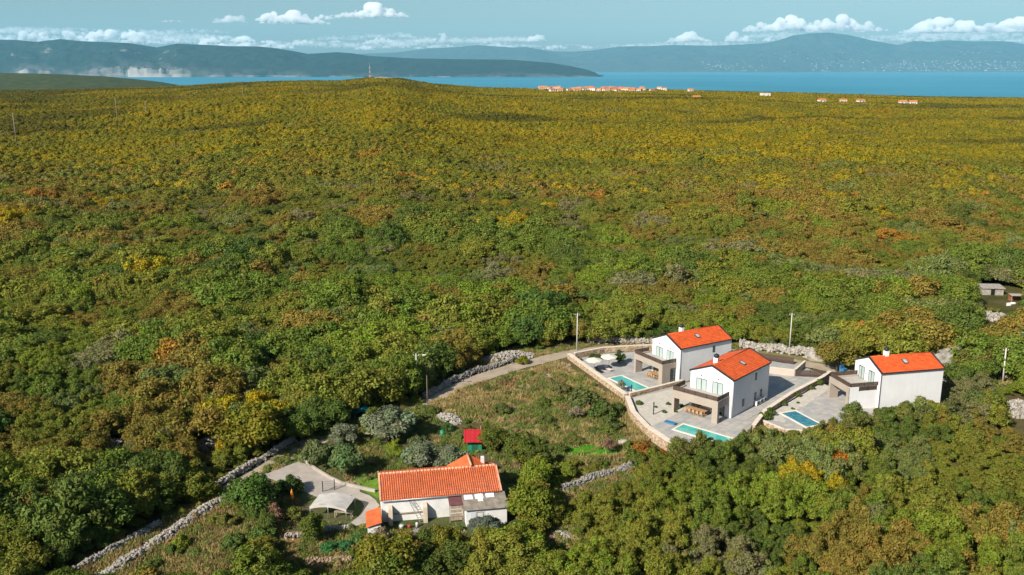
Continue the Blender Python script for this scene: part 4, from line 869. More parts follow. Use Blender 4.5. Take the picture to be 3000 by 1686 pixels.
# ---- garden walls: core, facing stones, coping slabs
WALLC = M('wall_mortar', (.42,.33,.24), .95, .2, 1.5); CAPM = M('wall_coping', (.58,.50,.40), .9, .12, .8, .2); REDST = M('reddish_facing_stone', (.36,.22,.14), .95, .4, 3.5, .4)
def garden_wall(label, pts, z0, z1, w, seed, cap=True, stone=WARM, cw=None):
    c0 = np.array([*pts[0], 0.]); e = empty('garden_wall', c0); tag(e, label, 'wall', 'stone walls around the villa plots'); rg = np.random.default_rng(seed)
    core = MB(); face = ([], []); n = 0; per = 1.0
    for (x0, y0), (x1, y1) in zip(pts[:-1], pts[1:]):
        L = math.hypot(x1-x0, y1-y0); d = np.array([x1-x0, y1-y0, 0]) / L; s = np.array([-d[1], d[0], 0]); A = np.array([x0, y0, 0]) - c0; B = A + d * L
        core.bar(A + (0, 0, (z0+z1)/2), B + (0, 0, (z0+z1)/2), w * .84, z1 - z0 - (.01 if cap else 0))
        for sd in (-1, 1):
            for q in range(int(L * (z1 - z0) * 16)):
                p = A + d * rg.uniform(0, L) + s * sd * w * .42 + (0, 0, rg.uniform(z0, z1 - .05)); v, f = SM[rg.integers(8)]; r_ = rg.uniform(.08, .2)
                M3 = np.stack([d * r_ * 1.2, s * r_ * .45, np.array([0, 0, r_ * .8])]); face[0].append(v / np.array([1, .8, .62]) @ M3 + p); face[1].append(f + n); n += len(v)
        if cap:
            k = max(1, int(L / 1.1))
            for i in range(k): f = MB(); f.bar(A + d*(L*i/k + .006) + (0, 0, z1 + .04), A + d*(L*(i+1)/k - .006) + (0, 0, z1 + .04), (cw or w) * rg.uniform(.99, 1.03), .09); f.build('coping_slab', CAPM, e)
    core.build('wall_core', WALLC, e)
    if face[0]: o = bpy.data.objects.new('facing_stones', npmesh('facing_stones', np.concatenate(face[0]), np.concatenate(face[1]), stone)); link(o, e); o['kind'] = 'stuff'
    return e
garden_wall('cream garden wall left of the parasol terrace, facing the meadow', [(10.6,160.9),(14.4,150.6),(18.5,139.4)], 0, .95, .75, 1)
garden_wall('stone garden wall behind the parasols along the lane', [(11.6,161.2),(17.4,164.6),(24,166),(30,166.6)], 0, 1.0, .45, 2)
garden_wall('stone wall stepping between the two left villa terraces', [(18.9,138.0),(23,140.6),(28.6,144.3)], 0, 1.65, .45, 3)
garden_wall('cream garden wall left of the middle villa, curving down to its pool', [(18.4,136.8),(18.5,130.2),(19.8,124.2),(22.2,118.6),(24.5,116.6)], 0, 1.6, .8, 4)
garden_wall('reddish stone wall between the middle and right villas', [(35.4,124.4),(38.6,130.2),(45,138),(52.6,145.8),(54.8,148.6)], 0.2, 1.75, .5, 5, stone=REDST, cw=.62)
garden_wall('low cream wall below the dark teal pool', [(37,128.2),(39.8,123.8),(46.5,123),(52,127)], -.2, 1.25, .4, 6)
# gate walls and slatted gates
f = MB(); gw = empty('gate_wall', (44.6,149.6,1.06), 0); tag(gw, 'smooth taupe L-shaped gate wall behind the middle villa', 'wall')
f.bar((0,0,.55), (3.9,-1.6,.55), .3, 1.1); f.bar((3.9,-1.6,.55), (7.2,3.4,.55), .3, 1.1); f.build('wall_body', M('smooth_taupe_wall', (.42,.36,.30), .85, .08, .6), gw)
f = MB(); f.bar((-.1,.05,1.13), (3.95,-1.63,1.13), .36, .06); f.bar((3.9,-1.55,1.13), (7.25,3.45,1.13), .36, .06); f.build('coping', CAPM, gw)
def gate(label, a, b_, z, h):
    a = np.array([*a, z]); b_ = np.array([*b_, z]); L = np.linalg.norm(b_ - a); th = math.atan2(b_[1]-a[1], b_[0]-a[0]); e = empty('gate', a, th); tag(e, label, 'gate', 'brown slatted gates')
    n = int(h / .115)
    for k in range(n): f = MB(); f.box(.05, L-.05, -.02, .02, .1 + k*(h-.12)/n, .1 + k*(h-.12)/n + .085); f.build('slat', RAILM, e)
    for x_ in (0, L*.5, L): f = MB(); f.box(x_-.05, x_+.05, -.045, .045, 0, h + .05); f.build('post', RAILM, e)
    return e
gate('dark brown slatted gate between the taupe gate wall and the reddish wall', (48.6,147.8), (53.4,147.2), 1.06, 1.25)
gate('dark brown slatted gate by the lane behind the middle villa', (43.5,161.5), (51.2,157.4), .05, 1.3)
# ================================================================ terrace furniture
def parasol(label, x, y, z, R, h):
    e = empty('parasol', (x, y, z)); tag(e, label, 'parasol', 'ecru parasols on the rear villa terrace')
    f = MB(); f.box(-.35, .35, -.35, .35, 0, .08); f.build('base', FRAMEM, e)
    f = MB(); f.tube([(0,0,.05),(0,0,h+.12)], .035, 8); f.build('pole', WOOD, e)
    n = 8; f = MB(); vs = [(0,0,h)] + [(R*cos(2*pi*k/n), R*sin(2*pi*k/n), h-.42) for k in range(n)] + [(R*1.0*cos(2*pi*k/n), R*sin(2*pi*k/n), h-.58) for k in range(n)]
    f.add(vs, [(0, 1+k, 1+(k+1)%n) for k in range(n)] + [(1+k, 1+n+k, 1+n+(k+1)%n, 1+(k+1)%n) for k in range(n)]); c_ = f.build('canopy', CANVAS, e)
    f = MB()
    for k in range(n): f.bar((0,0,h-.03), (R*.97*cos(2*pi*k/n), R*.97*sin(2*pi*k/n), h-.44), .025)
    o = f.build('ribs', WOOD, c_); o['kind'] = 'stuff'
parasol('left ecru parasol, nearer the garden wall', 14.6, 153.6, .08, 1.5, 2.5); parasol('right ecru parasol, nearer the rear villa', 17.4, 155.2, .08, 1.5, 2.6)
def lounger(label, x, y, z, rz, mat=None):
    e = empty('sun_lounger', (x, y, z), rz); tag(e, label, 'lounger', 'loungers under the parasols')
    f = MB(); f.box(-.33,.33,-.9,.5,.28,.36); f.build('mattress', mat or CANVAS, e); f = MB(); f.bar((0,.5,.32),(0,1.0,.72),.64,.08); f.build('backrest', mat or CANVAS, e)
    for a, b_ in ((-.28,-.8),(.28,-.8),(-.28,.4),(.28,.4)): f = MB(); f.box(a-.03,a+.03,b_-.03,b_+.03,0,.28); f.build('leg', WOOD, e)
lounger('first lounger under the left parasol', 14.2, 152.4, .08, .5, BLACK); lounger('second lounger under the left parasol', 15.4, 153.0, .08, .5, BLACK); lounger('lounger under the right parasol', 17.2, 153.9, .08, .5, CANVAS)
def chair_at(x, y, z, rz, label, group):
    e = empty('chair', (x, y, z), rz); tag(e, label, 'chair', group)
    f = MB(); f.box(-.22,.22,-.22,.22,.42,.47); f.build('seat', WOOD, e); f = MB(); f.box(-.22,.22,.18,.22,.47,.88); f.build('backrest', WOOD, e)
    for a in (-.19,.19):
        for b_ in (-.19,.19): f = MB(); f.box(a-.022,a+.022,b_-.022,b_+.022,0,.42); f.build('leg', WOOD, e)
def dining(hx, hy, hz, th, cu, cv, L, which, n=4):
    c_, s_ = cos(th), sin(th); X = hx + cu*c_ - cv*s_; Y = hy + cu*s_ + cv*c_
    e = empty('dining_table', (X, Y, hz), th); tag(e, 'timber dining table under the %s porch' % which, 'table', 'timber dining tables')
    f = MB(); f.box(-L/2, L/2, -.48, .48, .70, .76); f.build('table_top', WOOD, e)
    for a in (-L/2+.12, L/2-.12):
        for b_ in (-.38, .38): f = MB(); f.box(a-.04,a+.04,b_-.04,b_+.04,0,.70); f.build('leg', WOOD, e)
    for k in range(n):
        for sd in (-1, 1):
            u = cu - L/2 + L*(k+.5)/n; v = cv + sd*.82; chair_at(hx+u*c_-v*s_, hy+u*s_+v*c_, hz, th + (0 if sd > 0 else pi), 'light timber chair, %s on the %s side of the %s porch table' % (['leftmost', 'second from left', 'third from left', 'fourth from left', 'fifth from left'][k], 'far' if sd > 0 else 'near', which), 'timber chairs under the %s porch' % which)
dining(28.53, 147.47, .085, -1.037, -4.3, -1.7, 2.6, 'rear villa'); dining(33.0, 128.58, 1.095, -.735, -4.9, -1.7, 3.4, 'middle villa', 5)
# barbecue and air-conditioning units by the middle villa
def at_house(hx, hy, th, u, v): return hx + u*cos(th) - v*sin(th), hy + u*sin(th) + v*cos(th)
bx, by = at_house(33.0, 128.58, -.735, -1.0, -1.5); e = empty('barbecue', (bx, by, 1.095), -.735); tag(e, 'black kettle barbecue under the middle villa porch', 'barbecue')
f = MB(); f.tube([(0,0,.75),(0,0,.82),(0,0,1.0),(0,0,1.12),(0,0,1.16)], [.12,.34,.36,.24,.04], 12); f.build('kettle', BLACK, e)
for a in (0, 2.1, 4.2): f = MB(); f.tube([(.08*cos(a),.08*sin(a),.78),(.3*cos(a),.3*sin(a),0)], .02, 6); f.build('leg', STEEL, e)
for k in range(3):
    ax, ay = at_house(33.0, 128.58, -.735, .42, 7.6 + k*1.15); e = empty('air_conditioner', (ax, ay, 1.095), -.735); tag(e, ['nearest', 'middle', 'farthest'][k] + ' white air-conditioning unit along the middle villa side wall', 'air conditioner', 'air-conditioning units')
    f = MB(); f.box(-.17,.17,-.45,.45,.1,.78); f.build('casing', WHITE, e); f = MB(); f.tube([(.171,.1,.44),(.19,.1,.44)], .27, 16); f.build('fan_grille', BLACK, e)
    for b_ in (-.35,.35): f = MB(); f.box(-.15,.15,b_-.04,b_+.04,0,.1); f.build('foot', STEEL, e)
def shower_post(label, x, y, z, h):
    f = MB(); f.box(-.07,.07,-.07,.07,0,h); f.box(-.07,.07,-.3,.07,h,h+.08); o = f.build('post', FRAMEM, None, (x, y, z)); tag(o, label, 'post', 'dark garden posts'); o.name = 'garden_post'
shower_post('dark slim post by the front corner of the parasol pool', 19.6, 140.9, .08, 1.9); shower_post('dark slim post in the gravel bed left of the middle villa', 21.6, 130.2, 1.09, 1.9)
e = empty('patio_chair', (54.2, 141.2, 4.25), .6); tag(e, 'blue covered patio furniture on the deck of the right villa', 'furniture')
BLUE = M('blue_cover', (.03,.14,.26), .6, .15); f = MB(); f.box(-.5,.5,-.4,.4,0,.5); f.build('seat', BLUE, e); f = MB(); f.box(-.5,.5,.25,.4,.5,1.0); f.build('backrest', BLUE, e)
e = empty('trampoline_cover', (23.6, 126.6, 1.1), -.735); tag(e, 'dark blue lounger mat at the left end of the pool below the middle villa', 'mat'); f = MB(); f.box(-.9,.9,-.35,.35,.02,.22); f.build('pad', BLUE, e); e.name = 'pool_mat'

# ================================================================ the old house
OW = M('old_white_wall', (.64,.63,.61), .9, .14, .6, .2); FIBRO = M('fibre_cement', (.23,.195,.155), .95, .35, 1.2, .3); PLANK = M('grey_timber', (.30,.24,.18), .9, .3, 4.); MAROON = M('maroon_sheet', (.13,.05,.05), .7, .2, 2.)
OH = empty('old_house', (-15.44, 98.35, 0), -1.39); tag(OH, 'long white farmhouse with terracotta barrel-tile roof', 'house')
W, L, he, hr = 7.65, 14.25, 2.95, 4.4
f = MB(); prof = [(-W, -.3), (0, -.3), (0, he), (-W/2, hr), (-W, he)]
f.add([(a, 0, c_) for a, c_ in prof] + [(a, L, c_) for a, c_ in prof], [(0,1,2,3,4), (9,8,7,6,5), (0,5,6,1), (1,6,7,2), (4,9,5,0), (2,7,8,3), (3,8,9,4)]); f.build('wall', OW, OH)
def barrel(x0, z0, x1, z1, y0, y1, pitch=.262, rows=.42, seed=0):
    """barrel tiles: each column a row of tapering half-pipes lapping upslope"""
    rg = np.random.default_rng(seed); n = int((y1-y0)/pitch); sl = math.hypot(x1-x0, z1-z0); m_ = int(sl/rows); d = np.array([(x1-x0)/sl, 0, (z1-z0)/sl]); up = np.array([-d[2], 0, d[0]]); up = up if up[2] > 0 else -up
    V, F, k = [], [], 0; K = 5
    for i in range(n):
        yc = y0 + (i+.5)*(y1-y0)/n
        for j in range(m_):
            j_ = rg.normal(0, .008, 2); a = np.array([x0, 0, z0]) + d*(sl*j/m_ - .03 + j_[0]); b_ = np.array([x0, 0, z0]) + d*(sl*(j+1)/m_ + .03)
            for p, r, lf in ((a, pitch*.44, .055), (b_, pitch*.36, .02)):
                for q in range(K): t = pi*q/(K-1); V.append(p + np.array([0, yc + j_[1] - r*cos(t), 0]) + up*(lf*.4 + r*.75*sin(t)))
            F += [(k+q, k+q+1, k+K+q+1, k+K+q) for q in range(K-1)]; k += 2*K
    return np.array(V), np.array(F)
rb = MB(); ov = .22; s_ = (hr-he)/(W/2)
rb.add([(ov, -.12, he-ov*s_), (ov, L+.12, he-ov*s_), (-W/2, L+.12, hr), (-W/2, -.12, hr), (-W-ov, -.12, he-ov*s_), (-W-ov, L+.12, he-ov*s_)], [(0,1,2,3), (3,2,5,4)])
orf = rb.build('roof', M('tile_bed', (.26,.07,.025), .9, .3, 3.), OH)
for nm, a in (('front', (ov, he-ov*s_, -W/2, hr, -.1, L+.1)), ('back', (-W-ov, he-ov*s_, -W/2, hr, -.1, L+.1))):
    Vv, Ff = barrel(*a, seed=3); o = bpy.data.objects.new('barrel_tiles', npmesh('barrel_tiles', Vv, Ff, ROOFB, True)); link(o, orf); o['kind'] = 'stuff'; o['label'] = 'rows of barrel tiles on the %s slope' % nm
n = 34
for k in range(n):
    y0_ = -.1 + (L+.2)*k/n; f = MB(); f.tube([(-W/2, y0_, hr+.09), (-W/2, y0_+(L+.2)/n+.03, hr+.075)], [.15,.13], 8); f.build('ridge_tile', RIDGEM, orf)
for yy in (-.1, L+.1):
    for xa, xb in ((ov, -W/2), (-W-ov, -W/2)):
        f = MB(); f.bar((xa, yy, he-ov*s_+.09), (xb, yy, hr+.1), .2, .09); f.build('verge_tile', RIDGEM, orf)
f = MB(); f.tube([(ov+.08, -.1, he-ov*s_-.02), (ov+.08, L+.1, he-ov*s_-.02)], .06, 8); f.build('gutter', STEEL, OH)
# rear wing with its own ridge
wy, wh, wx = 11.2, 4.75, -6.9
wg = empty('rear_wing'); wg.parent = OH
f = MB(); f.add([(wx,wy-2.5,2.6),(wx,wy+2.5,2.6),(wx,wy+2.5,3.35),(wx,wy,wh-.05),(wx,wy-2.5,3.35)], [(4,3,2,1,0)]); f.build('gable_wall', OW, wg)
for sd, sdn in ((-1, 'left'), (1, 'right')):
    Vv, Ff = barrel(wy + sd*2.6, 3.4, wy, wh, 0, 3.3, seed=5); Vq = np.stack([wx - .15 + Vv[:, 1], Vv[:, 0], Vv[:, 2]], 1)
    o = bpy.data.objects.new('barrel_tiles', npmesh('barrel_tiles', Vq, Ff, ROOFB, True)); link(o, wg); o['kind'] = 'stuff'
    f = MB(); f.add([(wx-.15, wy+sd*2.6, 3.38), (-W*.5-.1, wy+sd*2.6, 3.38), (-W*.5-.1, wy, wh-.02), (wx-.15, wy, wh-.02)], [(0,1,2,3)]); f.build('roof_slope', M('tile_bed', (0,0,0)), wg)
f = MB(); f.tube([(wx-.2, wy, wh+.06), (-W/2+.3, wy, wh+.06)], .14, 8); f.build('ridge_tile', RIDGEM, wg)
f = MB(); f.box(-6.3, -5.9, wy+1.6, wy+2.0, 3.4, 4.7); f.build('chimney', OW, wg)
# annex at the front right
ax = empty('annex'); ax.parent = OH
f = MB(); f.add([(0,9.7,-.3),(2.9,9.7,-.3),(2.9,14.55,-.3),(0,14.55,-.3),(0,9.7,2.72),(2.9,9.7,2.18),(2.9,14.55,2.18),(0,14.55,2.72)], [(0,3,2,1),(4,5,6,7),(0,1,5,4),(1,2,6,5),(2,3,7,6),(3,0,4,7)]); f.build('annex_wall', OW, ax)
for k in range(6):
    y0_ = 9.5 + k*.875; f = MB(); f.bar((.1, y0_+.43, 2.79), (1.7, y0_+.43, 2.47), .86, .05); f.build('roof_sheet', FIBRO, ax); f = MB(); f.bar((1.55, y0_+.44, 2.56), (3.2, y0_+.44, 2.22), .86, .05); f.build('roof_sheet', FIBRO, ax)
m, nt, b = mat_new('white_corrugated'); b.inputs['Base Color'].default_value = (.72,.71,.70,1); b.inputs['Roughness'].default_value = .5; CORR = m
for y0_, x1_ in ((9.75, 1.2), (11.05, 1.2), (12.35, 1.1), (11.3, 1.75)):
    V = []; nn = 24
    for i in range(nn):
        yy = y0_ + 1.0*i/(nn-1) * (.62 if x1_ > 1.5 else 1.); zz = .03*sin(i*pi*2/3.2)
        for xx in (.35, x1_): V.append((xx, yy, 2.86 - (xx-.1)*.2 + zz + (.05 if x1_ > 1.5 else .0)))
    o = bpy.data.objects.new('corrugated_sheet', npmesh('corrugated_sheet', V, [(2*i, 2*i+2, 2*i+3, 2*i+1) for i in range(nn-1)], CORR)); link(o, ax)
w_ = window_at(ax, 11.35, 1.35, .8, .9, 2.9, 'x+', GLASS, 0); SHUT = M('pale_shutter', (.5,.53,.56), .7, .1)
f = MB(); f.box(2.91, 2.96, 10.2, 10.85, .88, 1.82); f.build('shutter', SHUT, w_)
f = MB(); f.box(2.901, 2.93, 10.78, 11.9, .72, 1.96); f.build('surround', M('window_surround', (.55,.55,.53), .9, .1), ax)
# awning, buttresses, beam, shed roof, steps
f = MB(); f.bar((.05,8.75,2.6),(1.65,8.75,2.25),1.75,.06); f.build('awning', MAROON, OH)
for yy in (7.95, 9.5): f = MB(); f.box(1.45,1.55,yy-.05,yy+.05,-.2,2.25); f.build('awning_post', PLANK, OH)
for k in range(4): f = MB(); f.box(1.5,1.56,8.05,9.4,.25+k*.5,.65+k*.5); f.build('plank', PLANK, OH)
for yy in (1.0, 5.1):
    f = MB(); f.add([(0,yy-.24,-.3),(1.15,yy-.24,-.3),(1.15,yy+.24,-.3),(0,yy+.24,-.3),(0,yy-.24,2.15),(.75,yy-.24,1.85),(.75,yy+.24,1.85),(0,yy+.24,2.15)], [(0,3,2,1),(4,5,6,7),(0,1,5,4),(1,2,6,5),(2,3,7,6),(3,0,4,7)]); f.build('buttress', M('bare_plaster', (.48,.40,.31), .9, .2, 1.5), OH)
f = MB(); f.box(.05,.16,1.4,4.7,.95,1.08); f.build('timber_beam', PLANK, OH)
LS = empty('lean_to', (-16.1, 96.4, 0), -1.39); tag(LS, 'small lean-to with bright orange tiles at the left end of the old house', 'shed')
f = MB(); f.box(-1.9,1.6,-.75,.75,-.2,1.35); f.build('wall', OW, LS)
Vv, Ff = barrel(.85, 1.38, -.85, 1.85, -2.1, 1.8, .25, .4, 9); o = bpy.data.objects.new('barrel_tiles', npmesh('barrel_tiles', np.stack([Vv[:,1], -Vv[:,0], Vv[:,2]], 1), Ff[:, ::-1], ROOFB, True)); link(o, LS); o['kind'] = 'stuff'
f = MB(); f.add([(-2.1,-.85,1.36),(1.8,-.85,1.36),(1.8,.85,1.83),(-2.1,.85,1.83)], [(0,1,2,3)]); f.build('roof', M('tile_bed', (0,0,0)), LS)
# ladder
c_, s__ = cos(-1.39), sin(-1.39)
def ohp(u, v, z): return (-15.44 + u*c_ - v*s__, 98.35 + u*s__ + v*c_, z)
ld = empty('ladder', ohp(1.0, 4.5, 0), -1.39); tag(ld, 'long metal ladder leaning on the old house wall', 'ladder')
for d_ in (-.24, .24): f = MB(); f.bar((0,d_+.25,-.1), (-.9,d_-1.1,2.75), .06, .05); f.build('rail', STEEL, ld)
for k in range(10): t = (k+.5)/10; f = MB(); f.bar((-.9*t,.25-1.35*t-.24,-.1+2.85*t), (-.9*t,.25-1.35*t+.24,-.1+2.85*t), .035); f.build('rung', STEEL, ld)
# steps / terrace wall below the annex
st_ = empty('stone_steps', ohp(3.4, 8.6, 0), -1.39); tag(st_, 'worn stone steps in front of the annex', 'steps')
for k in range(4): f = MB(); f.box(.1+k*.45, .55+k*.45, -.8, .8, -.7, .15-k*.17); f.build('step', CONC, st_)

# ================================================================ carport, sheds, garden things
cp = empty('carport', (-21.7, 100.6, 0), -.17); tag(cp, 'white arched canvas carport on thin posts beside the concrete yard', 'carport')
PVC = M('white_pvc_sheet', (.42,.395,.36), .75, .16, 1.2, .1); WX, WY, hz0, hz1 = 2.3, 1.6, 1.5, 1.92; V = []; nA = 15
for i in range(nA):
    t = -1 + 2*i/(nA-1); zz = hz0 + (hz1-hz0)*(1-t*t)
    for j, yy in enumerate(np.linspace(-WY, WY, 6)): V.append((t*WX, yy, zz - .03*sin(j*2.2+i)))
f = MB(); f.add(V, [tuple(q[::-1]) for q in gridfaces(nA, 6)], True); f.build('canopy', PVC, cp)
for yy in (-WY, WY):
    f = MB(); vs = []
    for i in range(nA):
        t = -1 + 2*i/(nA-1); zz = hz0 + (hz1-hz0)*(1-t*t); vs += [(t*WX, yy*1.003, zz), (t*WX, yy*1.003, zz-.32)]
    f.add(vs, [(2*i, 2*i+2, 2*i+3, 2*i+1) for i in range(nA-1)]); f.build('valance', PVC, cp)
for a in (-WX+.05, 0, WX-.05):
    for yy in (-WY+.05, WY-.05): f = MB(); f.tube([(a,yy,-.1),(a,yy,hz0+(hz1-hz0)*(1-(a/WX)**2)-.02)], .04, 8); f.build('post', STEEL, cp)
for yy in (-WY+.05, 0, WY-.05):
    f = MB(); f.tube([(WX*t, yy, hz0+(hz1-hz0)*(1-t*t)-.05) for t in np.linspace(-1,1,9)], .03, 6); f.build('hoop', STEEL, cp)
# a workbench and a wheelbarrow stand under it
wb = empty('workbench', (-20.2, 99.6, 0), -.17); tag(wb, 'timber workbench in the shade of the carport', 'bench'); f = MB(); f.box(-1.1,1.1,-.35,.35,.75,.82); f.build('bench_top', PLANK, wb)
for a in (-1,1):
    for b_ in (-.28,.28): f = MB(); f.box(a-.05,a+.05,b_-.05,b_+.05,0,.75); f.build('leg', PLANK, wb)
# tall yard gate frame
gt = empty('yard_gate', (-24.1, 106.3, 0), .35); tag(gt, 'thin metal yard gate between two dark posts by the concrete yard', 'gate')
for a in (0, 1.5): f = MB(); f.box(a-.05,a+.05,-.05,.05,0,1.5); f.build('post', FRAMEM, gt)
for k in range(5): f = MB(); f.box(.05,1.45,-.02,.02,.2+k*.28,.24+k*.28); f.build('bar', STEEL, gt)
# red-roofed garden shed
REDR = M('red_sheet_roof', (.42,.022,.025), .5, .15, 1.5); GREENW = M('green_sheet', (.02,.19,.10), .6, .15, 2.)
rs_ = empty('garden_shed', (-5.3, 119.7, 0), .05); tag(rs_, 'green garden shed with a red sheet roof', 'shed')
f = MB(); f.box(-1.0,1.0,-1.1,1.1,-.1,1.75); f.build('wall', GREENW, rs_); f = MB(); f.bar((0,-1.65,1.72),(0,1.7,2.3),3.0,.06); f.build('roof', REDR, rs_)
for k in range(5): f = MB(); f.bar((-1.3+k*.65,-1.65,1.77),(-1.3+k*.65,1.7,2.35),.05,.05); f.build('roof_rib', REDR, rs_)
f = MB(); f.box(-.4,.4,-1.14,-1.1,0,1.6); f.build('door', M('dark_green_door', (.012,.10,.055), .6, .2), rs_)
f = MB(); f.tube([(0,0,0),(0,0,.95)], [.32,.32], 14); f.tube([(0,0,.95),(0,0,1.05)], [.33,.12], 14); o = f.build('water_barrel', GREENW, None, (-10.2,124.2,0)); tag(o, 'small green water barrel left of the red-roofed shed', 'barrel')
f = MB(); f.box(-.45,.45,-.35,.35,0,.75); f.box(-.5,.5,-.4,.4,.75,.82); o = f.build('plastic_bin', GREENW, None, (-6.0,123.4,0)); tag(o, 'green plastic bin behind the red-roofed shed', 'bin')
tp = empty('tarpaulin_shelter', (-22.9,131.2,0), .3); tag(tp, 'turquoise tarpaulin shelter at the edge of the wood', 'shelter')
TEAL = M('turquoise_tarp', (.01,.24,.27), .5, .15, 2.); V = []
for i in range(9):
    t = -1+2*i/8
    for j, yy in enumerate(np.linspace(-1.1,1.1,5)): V.append((t*1.5, yy, 1.75 - .65*abs(t)**1.6 + .05*sin(i*2+j)))
f = MB(); f.add(V, [tuple(q[::-1]) for q in gridfaces(9, 5)], True); f.build('tarp', TEAL, tp)
for a in (-1.4, 0, 1.4):
    for b_ in (-1.0, 1.0): f = MB(); f.box(a-.04,a+.04,b_-.04,b_+.04,-.1,1.7-.6*abs(a/1.5)**1.6); f.build('post', PLANK, tp)
pu = empty('closed_parasol', (-27.0,102.3,0)); tag(pu, 'folded orange parasol left of the carport', 'parasol')
f = MB(); f.tube([(0,0,0),(0,0,2.4)], .03, 6); f.build('pole', PLANK, pu); f = MB(); f.tube([(0,0,.9),(0,0,1.2),(0,0,1.9),(0,0,2.35)], [.1,.24,.17,.04], 10); f.build('canopy', M('orange_canvas', (.5,.17,.02), .9, .1), pu)
for k, (x_, y_, h_, lb) in enumerate(((-8.6,129.6,1.7,'left timber post behind the red-roofed shed'),(-4.6,124.4,1.6,'right timber post behind the red-roofed shed'),(-12.6,117.2,1.5,'timber clothes-line post among the olive trees'))):
    f = MB(); f.tube([(0,0,-.1),(.03,0,h_)], [.06,.05], 7); o = f.build('garden_post', PLANK, None, (x_, y_, 0)); tag(o, lb, 'post')
# garden border wall by the yard
f = MB(); P_ = [(-28.9,115.9),(-26.3,112.7),(-24,110.2),(-22,108.4),(-17.4,106.2)]
for a, b_ in zip(P_[:-1], P_[1:]): f.bar((*a, .2), (*b_, .2), .24, .42)
o = f.build('yard_wall', CONC); tag(o, 'low concrete wall along the edge of the yard', 'wall')
heap('firewood_heap', 'heap of broken tiles and firewood by the lawn', -20.6, 108.6, 1.1, .5, .35, 60, WARM, (.06,.15), 51, -.4)
# odds and ends against the front wall
for k, (u, v, s3, col, lb, nm) in enumerate(((2.0,3.1,(.5,.4,.45),(.35,.05,.04),'dark red crate against the old house wall','crate'),(1.9,2.2,(.6,.45,.5),(.42,.40,.38),'grey tub against the old house wall','tub'),(1.9,4.0,(.35,.35,.6),(.5,.5,.5),'pale can beside the ladder foot','canister'))):
    f = MB(); f.tube([(0,0,0),(0,0,s3[2]*.9),(0,0,s3[2])], [s3[0]*.45,s3[0]*.5,s3[0]*.44], 4 if nm == 'crate' else 12); o = f.build(nm, M('prop_%d' % k, col, .7, .2), None, ohp(u, v, -.02)); tag(o, lb, nm)

# ================================================================ poles
POLE = M('concrete_pole', (.45,.42,.37), .9, .15, 2.); WPOLE = M('timber_pole', (.24,.18,.13), .95, .25, 3.)
def pole(label, x, y, h, r=.14, lamp=False, mat=None, arm=True, lean=0.):
    z = zt1(x, y); e = empty('utility_pole', (x, y, z)); e.rotation_euler = (0, lean, 0); tag(e, label, 'pole', 'utility poles')
    f = MB(); f.tube([(0,0,-.3),(0,0,h)], [r, r*.62], 8); f.build('mast', mat or POLE, e)
    if arm:
        f = MB(); f.bar((-.5,0,h-.35),(.5,0,h-.35),.07); f.build('crossarm', STEEL, e)
        for a in (-.42,0,.42): f = MB(); f.tube([(a,0,h-.32),(a,0,h-.14)], [.05,.03], 6); f.build('insulator', WHITE, e)
    if lamp:
        f = MB(); f.tube([(0,0,h-.5),(.5,0,h-.2),(1.1,0,h-.2)], .035, 6); f.build('lamp_arm', STEEL, e); f = MB(); f.box(1.0,1.55,-.12,.12,h-.28,h-.17); f.build('lamp_head', WHITE, e)
pole('pale concrete pole by the lane behind the parasol terrace', 12.4, 165.9, 7.4); pole('pale concrete pole behind the gates of the middle villa', 52.8, 165.2, 7.6)
pole('pale concrete pole with a lamp beside the lower lane', -15.6, 140.9, 7.4, lamp=True); pole('leaning concrete pole at the right edge', 84.2, 147.6, 6.2, .17, lean=-.03)
pole('dark slim timber pole beside the lane wall', -13.6, 137.4, 4.9, .07, mat=WPOLE, arm=False)
for lb, bx_, by_, d_, h_ in (('far pale power-line pole, second from the left', 328, 330, 690, 10.5), ('far power-line pole, third from the left', 415, 334, 720, 9.5), ('far power-line pole at the left edge', 20, 372, 560, 8.5), ('far thin power-line pole on the dark slope', 706, 297, 900, 12.5)):
    x_ = (bx_-1500)*d_*COSP/FPX; z_ = CAMH - d_*tan(dep(by_)) ; pole(lb, x_, d_, h_ + max(0, z_ - zt1(x_, d_)), .2, mat=M('weathered_far_pole', (.26,.25,.23), .9, .2))
# ================================================================ ruined hut at the right
rh = empty('stone_hut', (114.5, 211, zt1(114.5,211)), -.1); tag(rh, 'small stone hut with a grey slab roof in the clearing at right', 'hut')
f = MB(); f.box(-2.4,2.4,-1.5,1.5,-.3,1.7); f.build('wall', STONE, rh); f = MB(); f.bar((0,-1.8,1.65),(0,1.8,1.95),5.3,.16); f.build('roof', STONE, rh)
f = MB(); f.box(-.5,.4,-1.53,-1.5,0,1.5); f.build('door', BLACK, rh)
s2 = empty('scrap_shelter', (116.8, 203.5, zt1(116.8,203.5)), -.15); tag(s2, 'rusty shelter beside the stone hut', 'shelter')
f = MB(); f.box(-1.6,1.6,-1.0,1.2,1.5,1.58); f.build('roof', CONC, s2); f = MB(); f.box(-1.5,1.5,.9,1.1,0,1.5); f.build('wall', M('rusty_sheet', (.24,.08,.04), .9, .35, 2.), s2)
for a in (-1.5,1.5): f = MB(); f.box(a-.06,a+.06,-.95,-.85,0,1.5); f.build('post', PLANK, s2)
